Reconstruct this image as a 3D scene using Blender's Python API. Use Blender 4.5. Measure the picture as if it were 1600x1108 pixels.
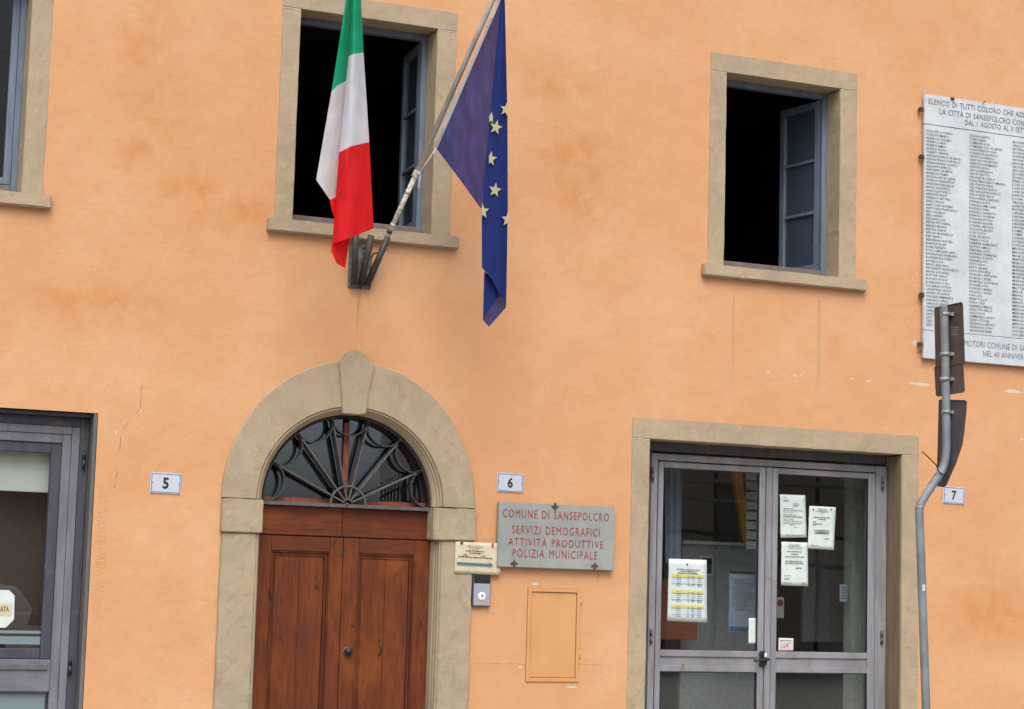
import bpy, bmesh, math, random
from mathutils import Vector, Matrix, noise
from mathutils.geometry import tessellate_polygon
random.seed(7)
for o in list(bpy.data.objects): bpy.data.objects.remove(o)
S = bpy.context.scene
C = S.collection
# ------------------------------------------------------------ camera, light, exposure
YAW, PITCH, ROLL, FPX = 0.4067597, 0.1162203, 0.0283562, 3113.36
CAM = Vector((0.0, -14.0, 1.65))
_f = Vector((math.sin(YAW)*math.cos(PITCH), math.cos(YAW)*math.cos(PITCH), math.sin(PITCH)))
_r = Vector((math.cos(YAW), -math.sin(YAW), 0)); _u = _r.cross(_f)
_r2 = _r*math.cos(ROLL) + _u*math.sin(ROLL); _u2 = -_r*math.sin(ROLL) + _u*math.cos(ROLL)
cam = bpy.data.objects.new('camera', bpy.data.cameras.new('camera')); C.objects.link(cam)
M = Matrix((_r2, _u2, -_f)).transposed().to_4x4(); M.translation = CAM
cam.matrix_world = M
cam.data.sensor_width = 36; cam.data.lens = 36*FPX/1600
cam.data.clip_start = 0.1; cam.data.clip_end = 400
S.camera = cam
SUN_EL, SUN_AZ = math.radians(55), math.radians(200)     # azimuth clockwise from +Y
w = bpy.data.worlds.new('World'); S.world = w; w.use_nodes = True
wn = w.node_tree.nodes; wl = w.node_tree.links
bg = wn['Background']; sky = wn.new('ShaderNodeTexSky'); sky.sky_type = 'NISHITA'; sky.sun_disc = False
sky.sun_elevation = SUN_EL; sky.sun_rotation = SUN_AZ
sky.air_density = 1.0; sky.dust_density = 6.0; sky.ozone_density = 0.6
hsv = wn.new('ShaderNodeHueSaturation'); hsv.inputs['Saturation'].default_value = 0.42
wl.new(sky.outputs[0], hsv.inputs['Color']); wl.new(hsv.outputs[0], bg.inputs[0])
bg.inputs[1].default_value = 0.15
sl = bpy.data.lights.new('sun', 'SUN'); sl.energy = 0.85; sl.angle = math.radians(36); sl.color = (1.0, 0.96, 0.9)
sun = bpy.data.objects.new('sun', sl); C.objects.link(sun)
sd = Vector((math.sin(SUN_AZ)*math.cos(SUN_EL), math.cos(SUN_AZ)*math.cos(SUN_EL), math.sin(SUN_EL)))
sun.rotation_euler = (-sd).to_track_quat('-Z', 'Y').to_euler(); sun.location = (0, -10, 20)
S.view_settings.view_transform = 'Standard'; S.view_settings.look = 'None'
S.view_settings.exposure = 0.60; S.view_settings.gamma = 1; S.view_settings.use_curve_mapping = False

def ray(px, py): return _f + _r2*((px-800)/FPX) - _u2*((py-554)/FPX)
def P(px, py, y=0.0):
    d = ray(px, py); return CAM + d*((y-CAM.y)/d.y)
def PP(px, py, p0, n):
    d = ray(px, py); return CAM + d*((p0-CAM).dot(n)/d.dot(n))

# ------------------------------------------------------------ node helpers
class NT:
    def __init__(s, name):
        s.m = bpy.data.materials.new(name); s.m.use_nodes = True; s.n = s.m.node_tree.nodes; s.l = s.m.node_tree.links
        s.b = s.n['Principled BSDF']; s.out = s.n['Material Output']
        s.co = s.n.new('ShaderNodeTexCoord').outputs['Object']
    def put(s, sock, v):
        if hasattr(v, 'is_linked'): s.l.new(v, sock)
        else: sock.default_value = v
    def math(s, op, a, b=0.0, c=None, clamp=False):
        n = s.n.new('ShaderNodeMath'); n.operation = op; n.use_clamp = clamp
        s.put(n.inputs[0], a); s.put(n.inputs[1], b)
        if c is not None: s.put(n.inputs[2], c)
        return n.outputs[0]
    def noise(s, scale, detail=3, rough=.55, stretch=(1, 1, 1), dist=0.0, off=(0, 0, 0), vec=None):
        mp = s.n.new('ShaderNodeMapping'); mp.inputs['Scale'].default_value = stretch; mp.inputs['Location'].default_value = off
        s.l.new(vec or s.co, mp.inputs[0])
        n = s.n.new('ShaderNodeTexNoise'); n.inputs['Scale'].default_value = scale; n.inputs['Detail'].default_value = detail
        n.inputs['Roughness'].default_value = rough; n.inputs['Distortion'].default_value = dist
        s.l.new(mp.outputs[0], n.inputs[0]); return n.outputs[0]
    def ramp(s, fac, lo, hi, a=0.0, b=1.0):
        n = s.n.new('ShaderNodeMapRange'); s.put(n.inputs[0], fac)
        n.inputs[1].default_value = lo; n.inputs[2].default_value = hi; n.inputs[3].default_value = a; n.inputs[4].default_value = b
        n.interpolation_type = 'SMOOTHSTEP'; return n.outputs[0]
    def mix(s, fac, a, b, mode='MIX'):
        n = s.n.new('ShaderNodeMix'); n.data_type = 'RGBA'; n.blend_type = mode
        s.put(n.inputs[0], fac)
        for i, v in ((6, a), (7, b)):
            if isinstance(v, tuple): v = (*v[:3], 1)
            s.put(n.inputs[i], v)
        return n.outputs[2]
    def xyz(s):
        n = s.n.new('ShaderNodeSeparateXYZ'); s.l.new(s.co, n.inputs[0]); return n.outputs
    def bump(s, h, dist=.002, strength=1.0, prev=None):
        n = s.n.new('ShaderNodeBump'); n.inputs['Distance'].default_value = dist; n.inputs['Strength'].default_value = strength
        s.put(n.inputs['Height'], h)
        if prev is not None: s.l.new(prev, n.inputs['Normal'])
        s.l.new(n.outputs[0], s.b.inputs['Normal']); return n.outputs[0]
    def fin(s, col=None, rough=.8, metal=0.0, spec=.5):
        if col is not None: s.put(s.b.inputs['Base Color'], (*col, 1) if isinstance(col, tuple) else col)
        s.put(s.b.inputs['Roughness'], rough); s.b.inputs['Metallic'].default_value = metal
        s.b.inputs['Specular IOR Level'].default_value = spec
        return s.m

def plain(name, col, rough=.6, metal=0, var=.15, scale=30, bump=0, spec=.5, stretch=(1, 1, 1)):
    t = NT(name); f = t.ramp(t.noise(scale, 3, stretch=stretch), .3, .7, 1-var, 1+var*.5)
    c = t.mix(1.0, col, f, 'MULTIPLY')
    if bump: t.bump(t.noise(scale*4, 2), bump)
    return t.fin(c, rough, metal, spec)

def gauss_x(t, X, x0, wdt):   # soft stripe
    d = t.math('DIVIDE', t.math('SUBTRACT', X, x0), wdt)
    return t.math('POWER', 2.718, t.math('MULTIPLY', t.math('MULTIPLY', d, d), -1.0))
def ell(t, X, Z, x0, z0, rx, rz, soft=1.0):
    a = t.math('DIVIDE', t.math('SUBTRACT', X, x0), rx); b = t.math('DIVIDE', t.math('SUBTRACT', Z, z0), rz)
    d = t.math('ADD', t.math('MULTIPLY', a, a), t.math('MULTIPLY', b, b))
    return t.math('POWER', 2.718, t.math('MULTIPLY', d, -soft))

def mat_plaster():
    t = NT('ochre_plaster'); X, Y, Z = t.xyz()
    base = (0.53, 0.284, 0.147); pale = (0.555, 0.32, 0.175); deep = (0.50, 0.245, 0.10)
    n1 = t.noise(0.9, 4, .6); n2 = t.noise(2.6, 5, .62, off=(4, 2, 1)); n3 = t.noise(9, 4, .6, stretch=(1, 1, .5))
    c = t.mix(t.ramp(n1, .42, .66), base, pale)
    c = t.mix(t.ramp(n2, .52, .72, 0, .35), c, deep)
    blot = None
    for px, py, rx, rz in ((225, 60, .16, .30), (250, 170, .22, .28), (300, 300, .28, .25), (215, 230, .16, .2), (900, 250, .35, .40), (905, 310, .22, .18), (1560, 960, .5, .30), (380, 330, .3, .2), (150, 470, .5, .15), (865, 130, .3, .2)):
        p = P(px, py); e = ell(t, X, Z, p.x, p.z, rx, rz)
        blot = e if blot is None else t.math('MAXIMUM', blot, e)
    nb = t.noise(5, 4, .55, dist=.6, off=(1, 7, 3))
    c = t.mix(t.math('MULTIPLY', blot, t.ramp(nb, .34, .66, .15, .85)), c, (0.46, 0.21, 0.075))
    c = t.mix(t.ramp(t.noise(3.2, 6, .75, off=(8, 8, 8), dist=.4), .44, .62, 0, .16), c, (.47, .235, .10))
    c = t.mix(t.ramp(n3, .5, .75, 0, .12), c, (0.60, 0.37, 0.22))
    # lighter lower zone on the right, repainted patch under the plaque
    pz = P(1560, 1010); c = t.mix(t.math('MULTIPLY', ell(t, X, Z, pz.x, pz.z-.2, .7, .18), .5), c, (0.60, 0.36, 0.19))
    # run-off stains under the bracket and the sill
    wob = t.math('MULTIPLY', t.math('SUBTRACT', t.noise(2.5, 2, stretch=(0, 0, 1)), .5), .03)
    Xw = t.math('ADD', X, wob)
    for (px, py, ln, wd, a, col) in ((561, 458, .42, .012, .7, (.40, .215, .06)), (1147, 455, 1.0, .010, .5, (.34, .22, .13)), (1280, 468, .95, .018, .5, (.34, .22, .13)),
                                (1190, 455, .5, .02, .12, (.42, .28, .17)), (1328, 462, .4, .02, .15, (.42, .28, .17)), (600, 400, .3, .03, .10, (.45, .28, .16)), (935, 892, .12, .012, .5, (.42, .14, .05)), (441, 372, .35, .02, .12, (.42, .28, .17))):
        p = P(px, py); g = gauss_x(t, Xw, p.x, wd)
        top = t.ramp(Z, p.z-.01, p.z+.01, 1, 0); dn = t.ramp(Z, p.z-ln, p.z-ln*.3, 0, 1)
        mm = t.math('MULTIPLY', t.math('MULTIPLY', g, top), t.math('MULTIPLY', dn, a))
        c = t.mix(mm, c, col)
    # soft grime under sills
    # bare chips in the paint
    ch = None; nd = t.math('MULTIPLY', t.math('SUBTRACT', t.noise(40, 3), .5), 1.3)
    for px, py, rx, rz in ((1440, 600, .085, .016), (1424, 598, .03, .010), (1583, 611, .10, .018), (1200, 581, .014, .018), (1242, 586, .020, .014), (1252, 586, .012, .01), (1332, 591, .024, .008), (1357, 595, .026, .012), (1596, 686, .02, .012),
                           (1429, 535, .02, .03), (837, 912, .034, .012), (893, 1073, .05, .008), (827, 1036, .012, .03), (181, 676, .005, .02), (813, 1042, .014, .012), (181, 675, .007, .02), (219, 640, .007, .02), (178, 765, .007, .015), (1370, 145, .006, .006), (1362, 160, .006, .004), (948, 1050, .008, .008), (100, 540, .01, .006), (640, 60, .006, .008), (1150, 60, .005, .005), (1520, 250, .005, .005)):
        p = P(px, py); e = ell(t, X, Z, p.x, p.z, rx, rz)
        ch = e if ch is None else t.math('MAXIMUM', ch, e)
    chm = t.ramp(t.math('ADD', ch, t.math('MULTIPLY', nd, ch)), .33, .45)
    c = t.mix(chm, c, t.mix(t.noise(90, 3), (.42, .36, .28), (.60, .55, .46)))
    # hairline crack by the left door
    q = [P(222, 600), P(219, 640), P(205, 655), P(190, 676), P(186, 720), P(178, 768)]
    cr = None
    for a, b in zip(q[:-1], q[1:]):
        k = (b.x-a.x)/(b.z-a.z); xc = t.math('ADD', t.math('MULTIPLY', t.math('SUBTRACT', Z, a.z), k), a.x)
        xc = t.math('ADD', xc, t.math('MULTIPLY', t.math('SUBTRACT', t.noise(25, 3, stretch=(0, 0, 1)), .5), .03))
        dd = t.ramp(t.math('ABSOLUTE', t.math('SUBTRACT', X, xc)), .001, .0035, 1, 0)
        lim = t.math('MULTIPLY', t.math('LESS_THAN', Z, a.z+.004), t.math('GREATER_THAN', Z, b.z))
        e = t.math('MULTIPLY', dd, lim); cr = e if cr is None else t.math('MAXIMUM', cr, e)
    hz = P(800, 1038).z; zc = t.math('ADD', t.math('MULTIPLY', t.math('SUBTRACT', t.noise(12, 3, stretch=(1, 0, 0)), .5), .03), hz)
    e = t.math('MULTIPLY', t.ramp(t.math('ABSOLUTE', t.math('SUBTRACT', Z, zc)), .001, .004, 1, 0), t.math('MULTIPLY', t.ramp(X, P(735, 1038).x, P(750, 1038).x), t.ramp(X, P(940, 1038).x, P(960, 1038).x, 1, 0)))
    cr = t.math('MAXIMUM', cr, t.math('MULTIPLY', e, .6))
    for qa, qb in (((722, 5), (741, 21)), ((741, 22), (718, 22))):
        pass
    cr = t.math('MULTIPLY', cr, t.ramp(t.noise(14, 2), .4, .55))
    c = t.mix(t.math('MULTIPLY', cr, .55), c, (.25, .14, .07))
    c = t.mix(t.ramp(t.noise(30, 5, .7, off=(7, 2, 9)), .35, .65, 0, .10), c, (.43, .215, .09))
    # fine specks
    sp = t.ramp(t.noise(75, 2, .5, off=(3, 3, 3)), .70, .76)
    c = t.mix(t.math('MULTIPLY', sp, .35), c, (.45, .27, .15))
    h = t.math('ADD', t.math('MULTIPLY', t.noise(5, 4, .6), 2.2), t.math('MULTIPLY', t.noise(60, 4, .6), .35))
    h = t.math('ADD', h, t.math('MULTIPLY', t.noise(220, 2, .6), .22))
    h = t.math('SUBTRACT', h, t.math('MULTIPLY', chm, .8)); h = t.math('SUBTRACT', h, t.math('MULTIPLY', cr, .8))
    # trowel ridges by the left door
    e = t.ramp(t.math('ABSOLUTE', t.math('SUBTRACT', X, 2.94)), .02, .05, 1, 0)
    e = t.math('MULTIPLY', e, t.math('MULTIPLY', t.ramp(Z, 1.15, 1.5), t.ramp(Z, 2.2, 2.35, 1, 0)))
    wv = t.math('SINE', t.math('ADD', t.math('MULTIPLY', Z, 190), t.math('MULTIPLY', t.noise(14, 4), 60)))
    h = t.math('ADD', h, t.math('MULTIPLY', t.math('MULTIPLY', t.math('MULTIPLY', e, t.ramp(t.noise(18, 2), .36, .5)), wv), .24))
    t.bump(h, .006, .75)
    return t.fin(c, .92, spec=.2)

def mat_stone(name='sandstone', a=(.385, .303, .205), b=(.32, .26, .182), d=(.455, .37, .26)):
    t = NT(name); X, Y, Z = t.xyz()
    n1 = t.noise(2.2, 4, .6); n2 = t.noise(9, 6, .72, stretch=(1, 1, .6)); n3 = t.noise(110, 3)
    c = t.mix(t.ramp(n1, .35, .65), a, b)
    c = t.mix(t.ramp(n2, .5, .75, 0, .6), c, d)
    st = t.ramp(t.noise(5, 5, .7, dist=1.2, off=(9, 1, 2)), .56, .68, 0, .45)
    c = t.mix(st, c, (.225, .18, .12))
    c = t.mix(t.ramp(n3, .3, .7, .0, .30), c, (.2, .165, .12))
    low = t.math('MULTIPLY', t.ramp(Z, .7, 1.5, 1, 0), t.ramp(t.noise(7, 5, .7, off=(5, 5, 5)), .5, .6, 0, .5))
    c = t.mix(low, c, (.22, .195, .15))
    chips = t.ramp(t.noise(16, 4, .7, off=(2, 8, 1)), .69, .72, 0, .5)
    c = t.mix(chips, c, (.47, .43, .36))
    h = t.math('ADD', t.math('MULTIPLY', t.noise(12, 5, .65), 1.2), t.math('MULTIPLY', n3, .2))
    h = t.math('SUBTRACT', h, t.math('MULTIPLY', t.math('ADD', chips, low), .5))
    t.bump(h, .005, .7)
    return t.fin(c, .88, spec=.25)

def mat_wood(name, vertical=True, a=(.135, .036, .012), b=(.068, .018, .008)):
    t = NT(name); X, Y, Z = t.xyz()
    st = (14, 14, .9) if vertical else (.9, 14, 14)
    g = t.noise(4.0, 5, .6, stretch=st, dist=.5); g2 = t.noise(1.5, 4, .7, stretch=(1, 1, .6) if vertical else (.6, 1, 1), off=(2, 2, 2))
    g3 = t.noise(14, 4, .7, stretch=st)
    c = t.mix(t.ramp(g, .3, .8), a, b)
    c = t.mix(t.ramp(g2, .47, .66, 0, .7), c, (.070, .020, .013))
    c = t.mix(t.ramp(g2, .30, .50, .85, 0), c, (.185, .056, .015))
    c = t.mix(t.ramp(g3, .58, .75, 0, .22), c, (.05, .018, .01))
    kn = t.ramp(t.noise(11, 3, .6, stretch=(1, 1, .5) if vertical else (.5, 1, 1), off=(6, 3, 1)), .66, .73)
    c = t.mix(t.math('MULTIPLY', kn, .8), c, (.022, .010, .008))
    t.bump(t.math('ADD', t.math('MULTIPLY', g3, .6), g), .0022, .6)
    r = t.ramp(g2, .3, .7, .38, .6)
    return t.fin(c, r, spec=.18)

def mat_paint(name, a, rust=.5, rough=.5, streak=True):
    t = NT(name); X, Y, Z = t.xyz()
    n = t.noise(3, 5, .65, stretch=(6, 6, .7) if streak else (1, 1, 1)); n2 = t.noise(5, 5, .7, stretch=(1, 1, 1), off=(3, 1, 4))
    c = t.mix(t.ramp(n, .35, .65), a, tuple(v*.72 for v in a))
    c = t.mix(t.ramp(n, .6, .75, 0, .4), c, tuple(min(1, v*1.5) for v in a))
    c = t.mix(t.ramp(n2, .56, .70, 0, rust), c, (.17, .115, .065))
    c = t.mix(t.ramp(t.noise(40, 3), .5, .8, 0, .25), c, tuple(v*.5 for v in a))
    t.bump(t.noise(60, 3), .001, .5)
    return t.fin(c, rough, spec=.35)

def mat_glass(name='window_glass', tint=(.90, .925, .93), ior=1.7, refl_tint=(1, 1, 1)):
    m = bpy.data.materials.new(name); m.use_nodes = True; n = m.node_tree.nodes; l = m.node_tree.links; n.clear()
    o = n.new('ShaderNodeOutputMaterial'); mx = n.new('ShaderNodeMixShader'); tr = n.new('ShaderNodeBsdfTransparent'); gl = n.new('ShaderNodeBsdfGlossy')
    lw_ = n.new('ShaderNodeLayerWeight'); lw_.inputs[0].default_value = .5; f0 = ((ior-1)/(ior+1))**2
    pw = n.new('ShaderNodeMath'); pw.operation = 'POWER'; l.new(lw_.outputs['Facing'], pw.inputs[0]); pw.inputs[1].default_value = 5
    fr = n.new('ShaderNodeMath'); fr.operation = 'MULTIPLY_ADD'; l.new(pw.outputs[0], fr.inputs[0]); fr.inputs[1].default_value = 1-f0; fr.inputs[2].default_value = f0
    co = n.new('ShaderNodeTexCoord'); nz = n.new('ShaderNodeTexNoise'); nz.inputs['Scale'].default_value = 2.2; nz.inputs['Detail'].default_value = 1
    bp = n.new('ShaderNodeBump'); bp.inputs['Distance'].default_value = .0012; bp.inputs['Strength'].default_value = .5
    l.new(co.outputs['Object'], nz.inputs[0]); l.new(nz.outputs[0], bp.inputs['Height']); l.new(bp.outputs[0], gl.inputs['Normal'])
    gl.inputs['Roughness'].default_value = .008; gl.inputs[0].default_value = (*refl_tint, 1); tr.inputs[0].default_value = (*tint, 1)
    l.new(fr.outputs[0], mx.inputs[0]); l.new(tr.outputs[0], mx.inputs[1]); l.new(gl.outputs[0], mx.inputs[2]); l.new(mx.outputs[0], o.inputs[0])
    return m

def mat_cloth(name, col, through=.12, trans=.35, spec=.25):
    t = NT(name); wv = t.noise(350, 2, stretch=(1, 1, 1)); f = t.ramp(t.noise(7, 3), .3, .7, .92, 1.05)
    c = t.mix(1.0, col, f, 'MULTIPLY')
    t.bump(t.math('ADD', t.math('MULTIPLY', t.noise(14, 3, stretch=(3, 1, .6)), 1.0), t.math('MULTIPLY', wv, .05)), .006, .6)
    t.fin(c, .75, spec=spec)
    n = t.n; l = t.l
    tl = n.new('ShaderNodeBsdfTranslucent'); l.new(c, tl.inputs[0]); tp = n.new('ShaderNodeBsdfTransparent')
    m1 = n.new('ShaderNodeMixShader'); m1.inputs[0].default_value = trans; l.new(t.b.outputs[0], m1.inputs[1]); l.new(tl.outputs[0], m1.inputs[2])
    m2 = n.new('ShaderNodeMixShader'); m2.inputs[0].default_value = through; l.new(m1.outputs[0], m2.inputs[1]); l.new(tp.outputs[0], m2.inputs[2])
    l.new(m2.outputs[0], t.out.inputs[0]); return t.m

MT = dict(
    plaster=mat_plaster(), stone=mat_stone(),
    stone2=mat_stone('grey_sandstone', (.365, .295, .20), (.315, .265, .19), (.43, .355, .25)),
    wood_v=mat_wood('varnished_wood', True), wood_k=mat_wood('dark_varnished_moulding', True, (.075, .022, .009), (.035, .012, .006)), wood_h=mat_wood('varnished_wood_rail', False),
    redwood=plain('red_brown_paint', (.20, .05, .025), .5, var=.3),
    frame=mat_paint('blue_grey_paint', (.155, .165, .20)), frame_h=mat_paint('blue_grey_rail_paint', (.15, .16, .195), .5, streak=False), frame_mh=mat_paint('grey_metal_rail_paint', (.235, .24, .27), .85, streak=False), frame_d=mat_paint('dark_blue_grey_paint', (.052, .058, .078), .35),
    frame_m=mat_paint('grey_metal_paint', (.235, .24, .27), .75), frame_m2=mat_paint('grey_metal_paint_rusty', (.225, .23, .25), 1.0, streak=False),
    frame_hd=mat_paint('dark_header_paint', (.075, .075, .09), .5),
    casement=mat_paint('blue_grey_casement_paint', (.14, .18, .25), .25),
    weather=mat_paint('weathered_grey_paint', (.12, .12, .125), .9),
    iron=plain('wrought_iron', (.10, .095, .092), .55, .3, .3, 20, .001), iron_m=plain('painted_iron', (.045, .042, .042), .55, .3, .3, 20), iron_d=plain('dark_iron', (.035, .03, .03), .5, .5, .3, 30, .001),
    bracket=plain('brown_bracket_iron', (.050, .042, .036), .6, .3, .35, 25, .001), plate=plain('grey_bracket_plate', (.15, .15, .15), .6, .3, .5, 18, .001),
    rust=plain('rusty_clip', (.075, .035, .025), .8, 0, .5, 60),
    pole=plain('flag_pole_grey', (.43, .425, .42), .5, .1, .25, 12, stretch=(1, 1, .3)), pole_w=plain('worn_white_pole', (.55, .52, .49), .6, 0, .45, 30),
    post=plain('galvanised_post', (.165, .195, .22), .6, .1, .2, 9), band=plain('galvanised_band', (.26, .27, .26), .55, .3, .3, 30),
    signback=plain('brown_sign_back', (.075, .055, .052), .55, .1, .25, 8), signback2=plain('grey_sign_back', (.065, .067, .075), .5, .2, .25, 5),
    glass=mat_glass(), black=plain('black_plastic', (.012, .012, .014), .4), dark=plain('dark_ink', (.02, .02, .02), .8, 0, 0), 
    grey_ink=plain('grey_ink', (.10, .105, .11), .8, 0, 0), stone_ink=plain('grey_letter_paint', (.13, .15, .175), .8, 0, .3, 60), red_ink=plain('oxide_red_letter_paint', (.27, .045, .03), .8, 0, .3, 60),
    white=plain('white_enamel', (.44, .48, .54), .3, 0, .04), blue_line=plain('blue_enamel', (.06, .18, .42), .35, 0, .1),
    paper=plain('white_paper', (.50, .575, .57), .85, 0, .05, 12), paper_y=plain('cream_paper', (.50, .45, .32), .85, 0, .08, 9), yellow=plain('yellow_print', (.52, .52, .10), .85, 0, .08),
    blue_print=plain('blue_print', (.05, .14, .24), .8, 0, .1), pink=plain('pink_print', (.65, .30, .34), .8, 0, .2), cyanp=plain('pale_blue_print', (.42, .52, .60), .85, 0, .1),
    grey_sign=None, marble=None, brownrail=mat_paint('weathered_brown_rail', (.17, .135, .12), .6), brownback=plain('brown_backing_board', (.058, .039, .030), .9), paneback=plain('dark_blue_backing', (.085, .115, .175), .9), mortar=plain('pale_mortar', (.48, .44, .37), .9), grime=mat_paint('flaking_brown_render', (.19, .14, .095), .6, .9),
    white_room=plain('pale_room_paint', (.50, .54, .48), .8), grey_room=plain('grey_room_paint', (.30, .325, .33), .8), dark_room=plain('unlit_room_dark', (.075, .065, .06), .9), brown_room=plain('brown_room_panelling', (.13, .085, .065), .8),  # dark_room puts the rooms' lack of light into the wall colour
    orange=plain('orange_beam_paint', (.85, .34, .02), .6), red_room=plain('red_brown_cabinet', (.26, .07, .03), .6), blind=plain('pale_roller_blind', (.56, .585, .53), .9, 0, .06, 3), film=plain('frosted_film', (.14, .195, .21), .6, 0, .06),
    silver=plain('silver_plastic', (.33, .37, .46), .35, .3, .05), navy=plain('navy_plastic', (.06, .05, .06), .35), chrome=plain('bright_button', (.75, .75, .78), .3, .2, .05),
    tile=plain('room_floor_tile', (.10, .10, .09), .5), meter=None,
)
def m_meter():
    t = NT('orange_cabinet_paint'); c = t.mix(t.ramp(t.noise(3, 4), .3, .7), (.49, .248, .10), (.52, .28, .125))
    t.bump(t.noise(25, 4), .002, .6); return t.fin(c, .6, spec=.3)
MT['meter'] = m_meter(); MT['glass_o'] = mat_glass('thin_window_glass', (.8, .84, .82), 1.28); MT['glass_f'] = mat_glass('fanlight_glass', (.6, .68, .75), 2.05, (.78, .88, 1.0))  # fanlight reflections tinted blue to stand in for a bluer sky
def m_sign(name, a, b, vein=0):
    t = NT(name); c = t.mix(t.ramp(t.noise(4, 5, .65), .35, .68), a, b)
    if vein:
        c = t.mix(t.ramp(t.noise(6, 5, .7, dist=2), .60, .66, 0, vein), c, (.25, .28, .33))
        c = t.mix(t.ramp(t.noise(60, 2), .66, .72, 0, .4), c, (.3, .3, .32))
    t.bump(t.noise(30, 4), .001, .5); return t.fin(c, .6, spec=.35)
MT['grey_sign'] = m_sign('grey_stone_sign', (.215, .235, .232), (.265, .285, .275))
MT['marble'] = m_sign('white_marble', (.425, .465, .51), (.50, .535, .575), .35)

# ------------------------------------------------------------ mesh helpers
def link(name, me, mat=None, parent=None, smooth=False):
    o = bpy.data.objects.new(name, me); C.objects.link(o)
    if mat is not None:
        me.materials.clear(); me.materials.append(MT[mat] if isinstance(mat, str) else mat)
    if smooth: me.polygons.foreach_set('use_smooth', [True]*len(me.polygons))
    if parent is not None: o.parent = parent
    return o
def bm_obj(name, bm, mat=None, parent=None, smooth=False):
    bmesh.ops.recalc_face_normals(bm, faces=bm.faces)
    me = bpy.data.meshes.new(name); bm.to_mesh(me); bm.free(); return link(name, me, mat, parent, smooth)
def thing(name, label, cat, group=None):
    o = bpy.data.objects.new(name, None); C.objects.link(o); o['label'] = label; o['category'] = cat
    if group: o['group'] = group
    o.empty_display_size = .1
    return o
def tag(o, label, cat, group=None):
    o['label'] = label; o['category'] = cat
    if group: o['group'] = group
    return o
def lab(o, s): o['label'] = s; return o
def bx(bm, x0, x1, y0, y1, z0, z1):
    v = [bm.verts.new((x, y, z)) for x in (x0, x1) for y in (y0, y1) for z in (z0, z1)]
    for f in ((0, 1, 3, 2), (4, 6, 7, 5), (0, 4, 5, 1), (2, 3, 7, 6), (0, 2, 6, 4), (1, 5, 7, 3)): bm.faces.new([v[i] for i in f])
def box(name, x0, x1, y0, y1, z0, z1, mat, parent=None, bev=.003):
    bm = bmesh.new(); bx(bm, min(x0, x1), max(x0, x1), min(y0, y1), max(y0, y1), min(z0, z1), max(z0, z1))
    if bev: bmesh.ops.bevel(bm, geom=bm.edges[:], offset=bev, segments=1, affect='EDGES')
    return bm_obj(name, bm, mat, parent)
def rough_up(bm, pitch, bev, amp, seed=0.0):
    lo = [min(v.co[i] for v in bm.verts) for i in range(3)]; hi = [max(v.co[i] for v in bm.verts) for i in range(3)]
    for ax in (0, 2):
        n = int((hi[ax]-lo[ax])/pitch)
        for i in range(1, n+1):
            co = Vector((0, 0, 0)); co[ax] = lo[ax] + (hi[ax]-lo[ax])*i/(n+1); no = Vector((0, 0, 0)); no[ax] = 1
            bmesh.ops.bisect_plane(bm, geom=bm.verts[:]+bm.edges[:]+bm.faces[:], plane_co=co, plane_no=no)
    bmesh.ops.recalc_face_normals(bm, faces=bm.faces)
    sharp = [e for e in bm.edges if len(e.link_faces) == 2 and e.calc_face_angle() > .6]
    bmesh.ops.bevel(bm, geom=sharp, offset=bev, segments=2, affect='EDGES')
    for v in bm.verts:
        q = v.co*9 + Vector((seed, seed, seed)); n = noise.noise_vector(q)*amp
        q2 = v.co*25 + Vector((seed, 3, seed)); n2 = noise.noise_vector(q2)*amp*.6
        v.co += n + n2
def stone(name, x0, x1, y0, y1, z0, z1, mat, parent, bev=.0035, amp=.0028, pitch=.045):
    bm = bmesh.new(); bx(bm, x0, x1, y0, y1, z0, z1); rough_up(bm, pitch, bev, amp, x0*3+z0)
    return bm_obj(name, bm, mat, parent)
def prism(name, pts, y0, y1, mat, parent, bev=.004, amp=0, pitch=.05):   # pts (x,z)
    bm = bmesh.new(); a = [bm.verts.new((p[0], y0, p[1])) for p in pts]; b = [bm.verts.new((p[0], y1, p[1])) for p in pts]
    bm.faces.new(a); bm.faces.new(b[::-1]); n = len(pts)
    for i in range(n): bm.faces.new((a[i], a[(i+1) % n], b[(i+1) % n], b[i]))
    if amp: rough_up(bm, pitch, bev, amp, pts[0][0])
    elif bev:
        bmesh.ops.recalc_face_normals(bm, faces=bm.faces)
        bmesh.ops.bevel(bm, geom=[e for e in bm.edges if len(e.link_faces) == 2 and e.calc_face_angle() > .5], offset=bev, segments=1, affect='EDGES')
    return bm_obj(name, bm, mat, parent)
def arc_sweep(name, prof, ang0, ang1, n, centre, mat, parent, axes, amp=0, smooth=False):
    """prof: list of (k, y); k in 0..1 blends inner to outer ellipse. axes=((ai,bi),(ao,bo))"""
    (ai, bi), (ao, bo) = axes; bm = bmesh.new(); rings = []
    for i in range(n+1):
        t = ang0+(ang1-ang0)*i/n; r = []
        for k, y in prof:
            v = Vector((centre[0]+math.cos(t)*(ai+(ao-ai)*k), y, centre[1]+math.sin(t)*(bi+(bo-bi)*k)))
            if amp: v += noise.noise_vector(v*8)*amp + noise.noise_vector(v*25)*amp*.5
            r.append(bm.verts.new(v))
        rings.append(r)
    m = len(prof)
    for a, b in zip(rings[:-1], rings[1:]):
        for j in range(m): bm.faces.new((a[j], a[(j+1) % m], b[(j+1) % m], b[j]))
    bm.faces.new(rings[0]); bm.faces.new(rings[-1][::-1])
    return bm_obj(name, bm, mat, parent, smooth)
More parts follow.
